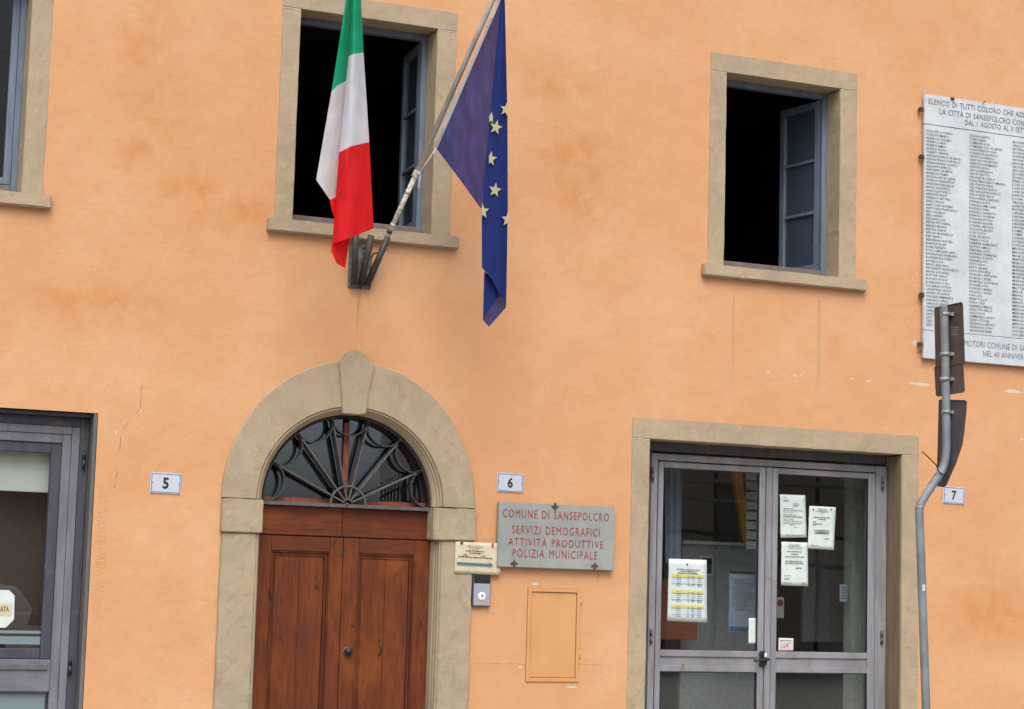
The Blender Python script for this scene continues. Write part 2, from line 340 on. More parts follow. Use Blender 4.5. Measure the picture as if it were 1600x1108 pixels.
def tube(name, pts, r, mat, parent=None, seg=12, smooth=True, caps=True):
    rs = r if isinstance(r, (list, tuple)) else [r]*len(pts); bm = bmesh.new(); rings = []
    pts = [Vector(p) for p in pts]
    for i, p in enumerate(pts):
        d = (pts[min(i+1, len(pts)-1)]-pts[max(i-1, 0)]).normalized()
        a = d.cross(Vector((0, 1, 0)) if abs(d.y) < .9 else Vector((1, 0, 0))).normalized(); b = d.cross(a)
        rings.append([bm.verts.new(p + (a*math.cos(2*math.pi*k/seg)+b*math.sin(2*math.pi*k/seg))*rs[i]) for k in range(seg)])
    for x, y in zip(rings[:-1], rings[1:]):
        for k in range(seg): bm.faces.new((x[k], x[(k+1) % seg], y[(k+1) % seg], y[k]))
    if caps: bm.faces.new(rings[0]); bm.faces.new(rings[-1][::-1])
    return bm_obj(name, bm, mat, parent, smooth)
def disc(name, c, r, d, mat, parent, seg=20, smooth=True, dome=True):      # a button facing -y
    prof = [(r, 0), (r, -d*.6), (r*.8, -d), (0.0001, -d*(1.1 if dome else 1))]; bm = bmesh.new(); rings = []
    for rr, y in prof: rings.append([bm.verts.new((c[0]+rr*math.cos(2*math.pi*k/seg), c[1]+y, c[2]+rr*math.sin(2*math.pi*k/seg))) for k in range(seg)])
    for x, y in zip(rings[:-1], rings[1:]):
        for k in range(seg): bm.faces.new((x[k], x[(k+1) % seg], y[(k+1) % seg], y[k]))
    bm.faces.new(rings[0])
    return bm_obj(name, bm, mat, parent, smooth)
def ring_bar(name, c, r, a0, a1, n, wdt, y0, y1, mat, parent):   # flat bar bent in an arc in the xz plane
    bm = bmesh.new(); rr = []
    for i in range(n+1):
        t = a0+(a1-a0)*i/n; ct, st = math.cos(t), math.sin(t)
        rr.append([bm.verts.new((c[0]+ct*(r+s*wdt/2), y, c[1]+st*(r+s*wdt/2))) for s, y in ((-1, y0), (1, y0), (1, y1), (-1, y1))])
    for a, b in zip(rr[:-1], rr[1:]):
        for k in range(4): bm.faces.new((a[k], a[(k+1) % 4], b[(k+1) % 4], b[k]))
    bm.faces.new(rr[0]); bm.faces.new(rr[-1][::-1]); return bm_obj(name, bm, mat, parent)
def bar(name, a, b, wdt, y0, y1, mat, parent):    # straight flat bar in the xz plane
    a = Vector(a); b = Vector(b); d = (b-a).normalized(); n = Vector((-d.y, d.x))*wdt/2
    return prism(name, [a+n, b+n, b-n, a-n], y0, y1, mat, parent, bev=.001)
def text(name, body, x0, x1, z0, z1, y, mat, parent, depth=.0006, bold=0.0, line=1.0, align='LEFT', uniform=False, tilt=0.0, res=2, space=1.0):
    cu = bpy.data.curves.new(name, 'FONT'); cu.body = body; cu.resolution_u = res; cu.offset = bold; cu.space_line = line; cu.space_character = space; cu.space_word = 1.3 if space > 1 else 1.0; cu.align_x = align; cu.extrude = depth
    tmp = bpy.data.objects.new('tmp', cu); C.objects.link(tmp)
    me = bpy.data.meshes.new_from_object(tmp.evaluated_get(bpy.context.evaluated_depsgraph_get())); bpy.data.objects.remove(tmp); bpy.data.curves.remove(cu)
    xs = [v.co.x for v in me.vertices]; ys = [v.co.y for v in me.vertices]; ax, bx_, ay, by = min(xs), max(xs), min(ys), max(ys)
    sx = (x1-x0)/(bx_-ax); sy = (z1-z0)/(by-ay); zz = depth
    for v in me.vertices:
        x = x0+(v.co.x-ax)*sx; z = z0+(v.co.y-ay)*sy
        v.co = Vector((x, y - zz/2 - (v.co.z/depth*zz/2 if depth else 0), z + tilt*(x-x0)))
    return link(name, me, mat, parent)
def word_lines(name, x0, x1, rows, y, mat, parent, h=.004, wmin=.010, wmax=.035, tilt=0.0, seed=1, skew=0.0):
    """small print: rows = list of (z, xa, xb) fractions"""
    rnd = random.Random(seed); bm = bmesh.new()
    for z, a, b in rows:
        x = x0+(x1-x0)*a; e = x0+(x1-x0)*b
        while x < e-.002:
            ww = min(rnd.uniform(wmin, wmax), e-x); hh = h*rnd.uniform(.8, 1.1)
            zz = z+tilt*(x-x0)
            vs = [bm.verts.new(q) for q in ((x, y, zz), (x+ww, y, zz+tilt*ww), (x+ww, y, zz+hh+tilt*ww), (x, y, zz+hh))]
            bm.faces.new(vs); x += ww+rnd.uniform(.003, .006)
    o = bm_obj(name, bm, mat, parent); o['kind'] = 'stuff'; return o
def sheet(name, quad, y, mat, parent=None, nx=8, nz=10, amp=.003, seed=0, thick=.0008):
    """paper: quad = TL,TR,BR,BL as (x,z)"""
    TL, TR, BR, BL = [Vector((q[0], 0, q[1])) for q in quad]; bm = bmesh.new(); g = []
    for j in range(nz+1):
        row = []
        for i in range(nx+1):
            u, v = i/nx, j/nz; p = (TL*(1-u)+TR*u)*(1-v)+(BL*(1-u)+BR*u)*v
            e = noise.noise(Vector((p.x*12+seed, p.z*12, seed)))
            p.y = y - abs(e)*amp - (amp*.5 if v > .85 else 0)*u
            if i in (0, nx): p.x += noise.noise(Vector((seed, p.z*25, i)))*amp*.8
            row.append(bm.verts.new(p))
        g.append(row)
    for j in range(nz):
        for i in range(nx): bm.faces.new((g[j][i], g[j][i+1], g[j+1][i+1], g[j+1][i]))
    o = bm_obj(name, bm, mat, parent, True)
    md = o.modifiers.new('solid', 'SOLIDIFY'); md.thickness = thick
    return o
def tess_sheet(name, outer, holes, y, mat, parent):
    polys = [[Vector((p[0], p[1], 0)) for p in outer]] + [[Vector((p[0], p[1], 0)) for p in h] for h in holes]
    tris = tessellate_polygon(polys); vs = [v for p in polys for v in p]
    me = bpy.data.meshes.new(name); me.from_pydata([(v.x, y, v.y) for v in vs], [], [tuple(t) for t in tris]); me.update()
    bm = bmesh.new(); bm.from_mesh(me); bmesh.ops.recalc_face_normals(bm, faces=bm.faces)
    if bm.faces[0].normal.y > 0: bmesh.ops.reverse_faces(bm, faces=bm.faces)
    bm.to_mesh(me); bm.free(); return link(name, me, mat, parent)
def rect(x0, x1, z0, z1): return [(x0, z0), (x1, z0), (x1, z1), (x0, z1)]

# ------------------------------------------------------------ ground
def ground_mat():
    t = NT('street_paving'); c = t.mix(t.ramp(t.noise(.6, 5), .3, .7), (.20, .185, .165), (.27, .25, .22)); t.bump(t.noise(12, 5), .01); return t.fin(c, .85)
gm = bpy.data.meshes.new('ground'); gm.from_pydata([(-150, -150, 0), (150, -150, 0), (150, 150, 0), (-150, 150, 0)], [], [(0, 1, 2, 3)])
g = link('ground', gm, ground_mat()); g['kind'] = 'structure'
def pave_mat():
    t = NT('pavement_slabs'); c = t.mix(t.ramp(t.noise(2, 5), .3, .7), (.27, .25, .22), (.34, .32, .28)); t.bump(t.noise(20, 5), .006); return t.fin(c, .85)
pv = box('pavement', -12, 24, -3.2, -.002, 0.0, .12, pave_mat(), None, .01); pv['kind'] = 'structure'

# ------------------------------------------------------------ the town hall building
B = thing('town_hall', 'ochre plastered town hall facade with sandstone door and window surrounds', 'building')
BX0, BX1, BH = -9.0, 19.0, 10.5
D = .20                     # recess of frames
AC = (4.767, 2.235); AO = (.982, 1.05); AI = (.725, .705)
W1 = dict(o=(.80, 2.403), i=(.96, 2.253), top=6.05, itop=5.90, sill=4.295, s=(.74, 2.459))
W2 = dict(o=(4.088, 5.489), i=(4.232, 5.329), top=6.052, itop=5.906, sill=4.297, s=(4.037, 5.547))
W3 = dict(o=(7.726, 9.139), i=(7.879, 8.972), top=6.048, itop=5.897, sill=4.286, s=(7.670, 9.225))
D7 = dict(o=(7.079, 9.778), i=(7.239, 9.610), top=3.007, itop=2.846)
D5 = dict(i=(1.05, 2.873), itop=2.784)
holes = [rect(w_['o'][0]+.012, w_['o'][1]-.012, w_['sill']-.05, w_['top']-.012) for w_ in (W1, W2, W3)]
holes.append(rect(D7['o'][0]+.012, D7['o'][1]-.012, .13, D7['top']-.012))
holes.append(rect(D5['i'][0], D5['i'][1], .13, D5['itop']))
arch = [(AC[0]+.972, .13)] + [(AC[0]+.97*math.cos(a), AC[1]+1.035*math.sin(a)) for a in [math.pi*k/24 for k in range(25)]] + [(AC[0]-.972, .13)]
holes.append(arch)
MCX = (6.21, 6.672); MCZ = (.933, 1.659)
holes.append(rect(MCX[0]+.006, MCX[1]-.006, MCZ[0]+.006, MCZ[1]-.006))
tess_sheet('wall', [(BX0, 0), (BX1, 0), (BX1, BH), (BX0, BH)], holes, 0.0, 'plaster', B)
# flank and back walls, roof
bm = bmesh.new(); bx(bm, BX0, BX0+.3, .002, 9, 0, BH); bx(bm, BX1-.3, BX1, .002, 9, 0, BH); bx(bm, BX0+.3, BX1-.3, 8.7, 9, 0, BH)
bm_obj('wall', bm, 'plaster', B)
bm = bmesh.new(); bx(bm, BX0-.5, BX1+.5, -.6, 9.5, BH, BH+.3); bm_obj('roof', bm, plain('roof_tile', (.25, .12, .07), .8), B)
# rooms behind the openings (walls, floor and ceiling)
def room(x0, x1, z0, z1, y1, mat, fmat, y0=.36, closed=()):
    bm = bmesh.new(); t_ = .06
    bx(bm, x0-t_, x0, y0, y1, z0, z1); bx(bm, x1, x1+t_, y0, y1, z0, z1); bx(bm, x0-t_, x1+t_, y1, y1+t_, z0, z1); bx(bm, x0-t_, x1+t_, y0, y1+t_, z1, z1+t_)
    bm_obj('interior_wall', bm, mat, B)
    bm = bmesh.new(); bx(bm, x0-t_, x1+t_, y0, y1+t_, z0-t_, z0-.002); bm_obj('interior_floor', bm, fmat, B)
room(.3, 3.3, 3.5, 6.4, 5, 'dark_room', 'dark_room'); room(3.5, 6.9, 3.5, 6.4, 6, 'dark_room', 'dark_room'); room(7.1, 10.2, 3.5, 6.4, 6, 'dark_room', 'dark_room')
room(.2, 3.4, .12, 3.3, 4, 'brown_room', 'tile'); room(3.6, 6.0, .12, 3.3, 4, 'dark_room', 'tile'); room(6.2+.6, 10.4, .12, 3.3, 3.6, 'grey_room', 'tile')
# solid wall core around the openings keeps daylight out of the rooms
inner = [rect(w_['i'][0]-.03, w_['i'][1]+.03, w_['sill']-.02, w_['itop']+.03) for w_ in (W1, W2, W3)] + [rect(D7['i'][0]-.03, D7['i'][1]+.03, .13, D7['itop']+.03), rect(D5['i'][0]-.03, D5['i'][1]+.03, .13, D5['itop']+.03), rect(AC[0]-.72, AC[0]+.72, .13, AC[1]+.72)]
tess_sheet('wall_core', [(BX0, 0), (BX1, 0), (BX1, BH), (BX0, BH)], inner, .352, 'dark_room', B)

# ---- window surrounds
def surround(w_, prot=.004, jl=True):
    o0, o1 = w_['o']; i0, i1 = w_['i']; zt, zi, zs = w_['top'], w_['itop'], w_['sill']
    stone('lintel', o0, o1, -prot-.002, D+.12, zi, zt, 'stone', B)
    stone('jamb', o0, i0, -prot, D+.12, zs+.001, zi-.009, 'stone', B); stone('jamb', i1, o1, -prot, D+.12, zs+.001, zi-.009, 'stone', B)
    for a_, b_ in ((o0+.004, i0-.004), (i1+.004, o1-.004)): box('mortar_joint', a_, b_, -prot+.001, .05, zi-.009, zi-.001, 'mortar', B, 0)
    s0, s1 = w_['s']; stone('sill', s0, s1, -.055, D+.10, zs-.098, zs-.002, 'stone', B, bev=.009, amp=.004)
surround(W1); surround(W2); surround(W3)
# ---- casement windows
def window(w_, label, leaf_deg, closed=False):
    i0, i1 = w_['i']; zt, zs = w_['itop'], w_['sill']; y0 = D
    f = thing0('window', B); lab(f, label)
    T = .045
    box('frame', i0, i0+T, y0, y0+.07, zs+.05, zt, 'casement', f); box('frame', i1-T, i1, y0, y0+.07, zs+.05, zt, 'casement', f)
    box('frame', i0+T, i1-T, y0, y0+.07, zt-T, zt, 'casement', f); box('frame', i0+T, i1-T, y0+.002, y0+.07, zs+.052, zs+.085, 'brownrail', f)
    box('weather_bar', i0+.002, i1-.002, y0-.035, y0+.05, zs, zs+.048, 'weather', f)
    return f
def thing0(name, parent):
    o = bpy.data.objects.new(name, None); C.objects.link(o); o.parent = parent; o.empty_display_size = .1; return o
def leaf(f, hx, z0, z1, wd, y, deg, side, T=.06, glass='glass'):
    """sash swung inwards; side=-1 hinged right, leaf extends to -x when closed"""
    a = math.radians(deg); R = Matrix.Rotation(a, 4, 'Z'); Tm = Matrix.Translation((hx, y, 0))
    def pl(name, u0, u1, v0, v1, z_0, z_1, mat):
        o = box(name, u0, u1, v0, v1, z_0, z_1, mat, f); o.data.transform(Tm @ R); return o
    s = side
    pl('sash_stile', 0, s*T, 0, .045, z0, z1, 'casement'); pl('sash_stile', s*(wd-T), s*wd, 0, .045, z0, z1, 'casement')
    pl('sash_rail', s*T, s*(wd-T), 0, .045, z1-T, z1, 'casement'); pl('sash_rail', s*T, s*(wd-T), 0, .045, z0, z0+T, 'casement')
    h = (z1-z0-2*T)/3
    if deg:
      for k in (1, 2): pl('glazing_bar', s*T, s*(wd-T), .005, .038, z0+T+h*k-.012, z0+T+h*k+.012, 'casement')
    if deg: pl('pane_backing', s*(T+.001), s*(wd-T-.001), .0275, .036, z0+T+.001, z1-T-.001, 'paneback')  # added sheet behind the glass, blue to give the panes a reflected tone
    for k in range(3): pl('pane', s*(T-.004), s*(wd-T+.004), .018, .024, z0+T+h*k+(.013 if k and deg else -.002), z0+T+h*(k+1)-(.013 if k < 2 and deg else .0), glass)
for w_, lb, dg in ((W2, 'open upper window behind the flags, right sash swung inward', -95), (W3, 'open upper window right of the flags, right sash swung inward', -80)):
    f = window(w_, lb, dg); i0, i1 = w_['i']
    wd = (i1-i0)/2-.045
    leaf(f, i1-.047, w_['sill']+.09, w_['itop']-.05, wd, D+.05, dg, -1)
    leaf(f, i0+.047, w_['sill']+.09, w_['itop']-.05, wd, D+.05, 84, 1)
f = window(W1, 'closed upper window cut off by the left edge of the picture', 0)
leaf(f, W1['i'][1]-.047, W1['sill']+.09, W1['itop']-.05, .60, D+.012, 0, -1, .05, 'glass_o')

# ---- arched door surround
K0, K1 = math.radians(85.5), math.radians(99.5)
prof = [(0.0, .02), (0, -.022), (.02, -.03), (.98, -.03), (1.0, -.024), (1.0, .3), (0.0, .3)]
for a0, a1 in ((.0, math.radians(84.5)), (math.radians(95), math.pi)):
    arc_sweep('arch_stone', prof, a0, a1, 40, AC, 'stone', B, (AI, AO), amp=.003)
    # moulded inner edge
    mp = [(1, -.018), (.86, -.026), (.72, -.020), (.66, .0), (.45, .004), (.38, .02), (.2, .03), (0, .05), (0, .25), (1, .25)]
    arc_sweep('arch_moulding', mp, a0, a1, 40, AC, 'stone', B, ((.665, .655), (AI[0]-.003, AI[1]-.003)), amp=.0012)
kp = [(672, 120), (690, 100), (712, 72), (735, 58), (757, 52), (785, 62), (808, 80), (835, 118), (858, 140), (835, 265), (812, 392), (775, 396), (735, 392), (695, 390), (684, 255)]
prism('keystone', [(P(330+x/3.358, 530+y/3.358, -.06).x, P(330+x/3.358, 530+y/3.358, -.06).z) for x, y in kp], -.050, .1, 'stone2', B, .006, .0035, .05)
XL0, XL1, XR0, XR1 = 3.785, 4.092, 5.412, 5.757
IZ0, IZ1 = 1.985, 2.228
stone('impost', XL0, XL1, -.045, .10, IZ0, IZ1, 'stone2', B, .008, .005); stone('impost', XR0, XR1, -.045, .10, IZ0, IZ1, 'stone2', B, .008, .005)
stone('jamb', 3.795, 4.055, -.028, .26, .12, IZ0-.003, 'stone2', B, .006, .004); stone('jamb', 5.487, 5.745, -.028, .26, .12, IZ0-.003, 'stone2', B, .006, .004)
for sgn, xa in ((1, 4.056), (-1, 5.486)):
    for k, (wd, yy) in enumerate(((.014, -.020), (.010, .004), (.012, .03))):
        xb = xa+sgn*wd
        stone('jamb_moulding', min(xa, xb)+.0006, max(xa, xb)-.0006, yy, .26, .12, IZ0-.004-.0006*k, 'stone2', B, .002, .0012, .09)
        xa = xb
bm = bmesh.new(); bx(bm, 3.78, 5.76, -.25, .3, .121, .20); bm_obj('threshold_step', bm, 'stone2', B)

# ---- lunette: iron grille and window
gr = lab(thing0('fanlight_grille', B), 'semicircular wrought iron fan grille above the wooden door')
GC = (AC[0], 2.226); GR = .648; gy0, gy1 = .060, .130
bar('frame_bar', (GC[0]-.655, 2.213), (GC[0]+.645, 2.213), .026, gy0-.012, gy1, 'iron', gr)
ring_bar('rim_bar', (GC[0], 2.228), GR, .02, math.pi-.02, 48, .010, gy0+.01, gy1, 'iron_d', gr)
ring_bar('hub_arc', GC, .135, 0, math.pi, 24, .012, gy0-.006, gy0+.022, 'iron', gr)
AN = [math.pi*k/7 for k in range(8)]
for k in range(1, 7):
    a = AN[k]; bar('ray_bar', (GC[0]+.03*math.cos(a), GC[1]+.03*math.sin(a)), (GC[0]+(GR-.012)*math.cos(a), GC[1]+(GR-.012)*math.sin(a)), .011, gy0, gy1-.004, 'iron', gr)
    bar('ray_back', (GC[0]+.03*math.cos(a), GC[1]+.03*math.sin(a)), (GC[0]+(GR-.012)*math.cos(a), GC[1]+(GR-.012)*math.sin(a)), .013, gy1-.0035, gy1+.012, 'iron_d', gr)
for k in range(7):
    a, b = AN[k], AN[k+1]; m = (a+b)/2; ch = GR*math.sin((b-a)/2)*.97
    cx, cz = GC[0]+math.cos(m)*GR*math.cos((b-a)/2), GC[1]+math.sin(m)*GR*math.cos((b-a)/2)
    bm = bmesh.new(); rr = []
    for i in range(15):
        t = m+math.pi/2+math.pi*i/14; ux, uz = math.cos(t), math.sin(t); q = .80 if abs(i-7) < 9 else 1
        # flattened half ring bulging to the hub
        rad = Vector((math.cos(m), math.sin(m))); tan = Vector((-rad.y, rad.x)); loc = Vector((ux, uz)); ra = loc.dot(rad)*.86; ta = loc.dot(tan)
        v = Vector((cx, cz)) + rad*ra*ch + tan*ta*ch; n_ = (rad*ra+tan*ta).normalized()*.005
        if k in (0, 6) and v.y < 2.228: v.y = 2.228
        rr.append([bm.verts.new((v.x+s*n_.x, y, v.y+s*n_.y)) for s, y in ((-1, gy0), (1, gy0), (1, gy1-.006), (-1, gy1-.006))])
    for x, y in zip(rr[:-1], rr[1:]):
        for j in range(4): bm.faces.new((x[j], x[(j+1) % 4], y[(j+1) % 4], y[j]))
    bm_obj('scallop', bm, 'iron_m', gr)
disc('rivet', (GC[0]-.01, gy0-.012, 2.226), .012, .008, 'iron', gr, 10)
lw = lab(thing0('fanlight_window', B), 'dark fanlight window behind the iron grille')
arc_sweep('frame', [(0, .155), (1, .155), (1, .20), (0, .20)], 0, math.pi, 32, (GC[0], 2.25), 'iron_d', lw, ((.615, .615), (.662, .655)))
box('frame', GC[0]-.66, GC[0]+.66, .135, .20, 2.215, 2.262, 'redwood', lw); box('mullion', GC[0]-.02, GC[0]+.024, .15, .20, 2.263, 2.84, 'redwood', lw)
for s in (-1, 1):
    pts = [(GC[0]+s*.026, 2.264)] + [(GC[0]+s*.62*math.cos(a), 2.25+.62*math.sin(a)) for a in [math.radians(1.5+86*k/16) for k in range(17)]]
    prism('pane', pts,   .172, .178, 'glass_f', lw, bev=0)
arc_sweep('reveal', [(0, .10), (1, .10), (1, .34), (0, .34)], 0, math.pi, 32, AC, 'iron_d', lw, ((.664, .654), (.70, .70)))

# ---- wooden double door
wd_ = lab(thing0('wooden_door', B), 'reddish brown wooden double door with long sunk panels')
DY = .10; XC = 4.745; XA, XB = 4.066, 5.445
box('transom_board', XA, XC-.0015, DY, DY+.05, 1.985, 2.198, 'wood_h', wd_, .004); box('transom_board', XC+.0015, XB, DY+.003, DY+.05, 1.985, 2.198, 'wood_h', wd_, .004)
def door_leaf(x0, x1, p0, p1, zt, ptop, y):
    T = .05
    box('stile', x0, p0, y, y+T, .21, zt, 'wood_v', wd_, .003); box('stile', p1, x1, y, y+T, .21, zt, 'wood_v', wd_, .003)
    box('rail', p0+.001, p1-.001, y+.001, y+T, ptop, zt, 'wood_h', wd_, .003); box('rail', p0+.001, p1-.001, y+.001, y+T, .21, .42, 'wood_h', wd_, .003)
    # stepped moulding round the panel
    for k, (ins, yy) in enumerate(((0.001, .008), (.014, .018), (.026, .010))):
        a, b, c, d = p0+ins, p1-ins, .42+ins, ptop-ins; n_ = .011
        bm = bmesh.new()
        bx(bm, a, a+n_, y+yy, y+T, c, d); bx(bm, b-n_, b, y+yy, y+T, c, d); bx(bm, a+n_, b-n_, y+yy, y+T, d-n_, d); bx(bm, a+n_, b-n_, y+yy, y+T, c, c+n_)
        bm_obj('panel_moulding', bm, 'wood_k' if k != 1 else 'wood_v', wd_)
    a, b = p0+.039, p1-.039; m = (a+b)/2
    box('panel_board', a, m-.0008, y+.014, y+T, .46, ptop-.039, 'wood_v', wd_, .003); box('panel_board', m+.0008, b, y+.015, y+T, .46, ptop-.039, 'wood_v', wd_, .003)
def wx(px, py, y=DY): return P(px, py, y).x
def wz(px, py, y=DY): return P(px, py, y).z
door_leaf(XA, wx(537, 850)-.002, wx(424, 861), wx(516, 861), 1.978, wz(470, 861), DY+.004)
door_leaf(wx(537, 850)+.002, XB, wx(560, 868), wx(648, 868), 1.978, wz(600, 866), DY+.001)
k = P(543, 1018, DY); disc('door_knob', (k.x, DY, k.z), .030, .045, 'iron_d', wd_); disc('knob_plate', (k.x, DY, k.z), .036, .008, 'iron', wd_)
h = [P(x, y, yy) for x, y, yy in ((592, 1000, DY), (594.5, 1004, .07), (596, 1012, .06), (594.5, 1021, .07), (591, 1025, DY))]
tube('door_pull', h, .006, 'iron_d', wd_, 8)
k = P(533, 861, DY); box('latch_plate', k.x-.012, k.x+.012, DY-.004, DY+.01, k.z-.03, k.z+.03, 'rust', wd_)
for px, py in ((418, 788), (465, 797), (418, 825), (529, 828), (541, 797), (556, 799), (540, 808), (665, 799), (552, 850), (549, 936), (522, 1040), (657, 1032), (518, 955), (526, 971), (621, 897), (540, 860)):
    k = P(px, py, DY); disc('nail', (k.x, DY+.002, k.z), .006, .004, 'iron_d' if px % 2 else 'rust', wd_, 8)

# ---- door 7: glazed metal double door in a stone surround
stone('lintel', *D7['o'], -.006, D+.13, D7['itop'], D7['top'], 'stone', B); stone('jamb', D7['o'][0], D7['i'][0], -.004, D+.13, .12, D7['itop']-.009, 'stone', B); stone('jamb', D7['i'][1], D7['o'][1], -.004, D+.13, .12, D7['itop']-.009, 'stone', B)
for a_, b_ in ((D7['o'][0]+.004, D7['i'][0]-.004), (D7['i'][1]+.004, D7['o'][1]-.004)): box('mortar_joint', a_, b_, -.003, .05, D7['itop']-.009, D7['itop']-.001, 'mortar', B, 0)
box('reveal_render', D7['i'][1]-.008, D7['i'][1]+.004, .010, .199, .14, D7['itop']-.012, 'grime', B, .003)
gd = lab(thing0('glazed_door', B), 'grey metal double door with large glass panes and paper notices')
GY = .20
def gx(px, py=740, y=GY): return P(px, py, y).x
def gz(px, py, y=GY): return P(px, py, y).z
i0, i1 = D7['i']; zt = D7['itop']
fx0 = gx(1018); fx1 = gx(1386)
box('header', i0+.001, i1-.001, GY+.012, GY+.09, gz(1120, 710), zt-.001, 'frame_hd', gd); 
box('side_frame', i0, fx0, GY+.01, GY+.09, .13, gz(1120, 710)-.002, 'frame_hd', gd); box('side_frame', fx1, i1, GY+.03, GY+.09, .13, gz(1120, 710)-.002, 'frame_hd', gd)
ft = gz(1022, 708); fi = gz(1100, 723)
box('frame', fx0, gx(1028), GY, GY+.07, .13, ft-.0, 'frame_m', gd, .004); box('frame', gx(1369), fx1, GY, GY+.07, .13, ft, 'frame_m', gd, .004)
box('frame', gx(1028)+.001, gx(1369)-.001, GY+.0015, GY+.07, fi, ft, 'frame_m2', gd, .004)
def gleaf(xa, xb, ga, gb, ztop, gtop):
    y0, y1 = GY-.004, GY+.05; zr1 = gz(1110, 1016.5); zr2 = gz(1110, 1026.7); zr3 = gz(1110, 1040); zr4 = gz(1110, 1050)
    box('stile', xa, ga, y0, y1, .16, ztop, 'frame_m', gd, .004); box('stile', gb, xb, y0, y1, .16, ztop, 'frame_m', gd, .004)
    box('rail', ga+.001, gb-.001, y0+.001, y1, gtop, ztop, 'frame_m2', gd, .004)
    box('rail', ga+.001, gb-.001, y0+.001, y1, zr2, zr1, 'frame_mh', gd, .004); box('rail', ga+.001, gb-.001, y0+.001, y1, zr4, zr3, 'frame_mh', gd, .004); box('rail', ga+.001, gb-.001, y0+.001, y1, .16, .26, 'frame_mh', gd, .004)
    box('kick_panel', ga+.001, gb-.001, y0+.014, y1, zr3+.001, zr2-.001, 'frame_m2', gd, 0)
    box('pane', ga-.005, gb+.005, y0+.026, y0+.032, zr1-.004, gtop+.004, 'glass', gd, 0); box('pane', ga-.005, gb+.005, y0+.026, y0+.032, .25, zr4+.004, 'glass', gd, 0)
    for a, b, c, d in ((ga, gb, zr1, gtop), (ga, gb, .26, zr4)):
        bm = bmesh.new(); e = .006; yy0 = y0+.006
        bx(bm, a, a+e, yy0, y0+.024, c, d); bx(bm, b-e, b, yy0, y0+.024, c, d); bx(bm, a+e, b-e, yy0, y0+.024, d-e, d); bx(bm, a+e, b-e, yy0, y0+.024, c, c+e)
        bm_obj('gasket', bm, 'black', gd)
LZ = gz(1100, 725)
gleaf(gx(1029), gx(1196.3), gx(1037), gx(1187), LZ, gz(1110, 734.5)); gleaf(gx(1207.5), gx(1368), gx(1216), gx(1357), LZ, gz(1110, 734.5))
box('astragal', gx(1197.3), gx(1206.5), GY-.010, GY+.05, .16, LZ+.002, 'frame_m', gd, .004)
for px, py in ((1020, 740), (1017.5, 994), (1379, 755), (1378, 996)):
    k = P(px, py, GY-.012); hg = tube('hinge', [(k.x, GY-.012, k.z-.055), (k.x, GY-.012, k.z-.003)], .012, 'iron', gd, 10); tube('hinge', [(k.x, GY-.012, k.z+.003), (k.x, GY-.012, k.z+.055)], .012, 'iron', gd, 10)
k = P(1193, 1031, GY-.03)
box('lock_plate', k.x-.03, k.x+.03, GY-.022, GY-.004, k.z-.055, k.z+.07, 'black', gd, .01); disc('lock_rose', (k.x, GY-.02, k.z-.02), .034, .02, 'black', gd)
tube('lever', [(k.x+.035, GY-.05, k.z+.005), (k.x, GY-.055, k.z), (k.x-.075, GY-.055, k.z-.006), (k.x-.10, GY-.05, k.z-.008)], [.013, .012, .009, .010], 'black', gd, 10)
box('lock_cylinder', k.x+.012, k.x+.034, GY-.03, GY-.02, k.z+.02, k.z+.055, 'chrome', gd, .003)

# ---- door 5: dark glazed frame at the left edge
ld = lab(thing0('dark_glazed_door', B), 'dark grey glazed frame partly outside the left edge')
Y5 = .13
def lx(px, py, y=Y5): return P(px, py, y).x
def lz(px, py, y=Y5): return P(px, py, y).z
i0, i1 = D5['i']; zt = D5['itop']
def nest(name, x0, x1, z0, z1, w1, y0, y1, mat):
    box(name, x0, x0+w1, y0, y1, z0, z1, mat, ld, .004); box(name, x1-w1, x1, y0, y1, z0, z1, mat, ld, .004)
    box(name, x0+w1+.001, x1-w1-.001, y0+.001, y1, z1-w1, z1, mat, ld, .004); box(name, x0+w1+.001, x1-w1-.001, y0+.001, y1, z0, z0+w1, mat, ld, .004)
box('reveal_lining', i1-.028, i1-.001, .004, Y5+.07, .13, zt-.001, 'weather', ld, .003)
box('reveal_lining', i0, i1-.029, .05, Y5+.07, zt-.03, zt-.001, 'frame_d', ld, .003)
xr = i1-.029
nest('outer_frame', i0, xr, .13, zt-.031, .066, Y5, Y5+.07, 'frame_d')
nest('frame', i0+.067, xr-.067, .20, zt-.098, .055, Y5-.012, Y5+.06, 'frame')
nest('sash_frame', i0+.123, xr-.123, .26, zt-.154, .062, Y5-.004, Y5+.06, 'frame')
a0, a1 = i0+.186, xr-.186; gt = zt-.217
g1 = lz(60, 1022, Y5+.02); c0 = g1-.02; c1 = lz(60, 1040); c2 = lz(60, 1078)
nest('casement', a0, a1, g1-.035, gt, .072, Y5+.01, Y5+.06, 'frame_d')
box('rail', a0, a1, Y5-.01, Y5+.06, c2-.012, g1-.037, 'frame_h', ld, .004)
box('rail_lip', a0, a1-.02, Y5-.022, Y5-.011, c1-.03, c1+.01, 'weather', ld, .003)
box('pane', a0+.06, a1-.068, Y5+.03, Y5+.036, g1+.02, gt-.06, 'glass', ld, 0)
box('pane', a0, a1-.0, Y5+.03, Y5+.036, .3, c2-.014, 'glass', ld, 0)
for px, py in ((131, 718), (109.5, 1040)):
    k = P(px, py, Y5-.02); tube('hinge', [(k.x, Y5-.02, k.z-.062), (k.x, Y5-.02, k.z-.003)], .013, 'iron_d', ld, 10); tube('hinge', [(k.x, Y5-.02, k.z+.003), (k.x, Y5-.02, k.z+.055)], [.013, .010], 'iron_d', ld, 10)
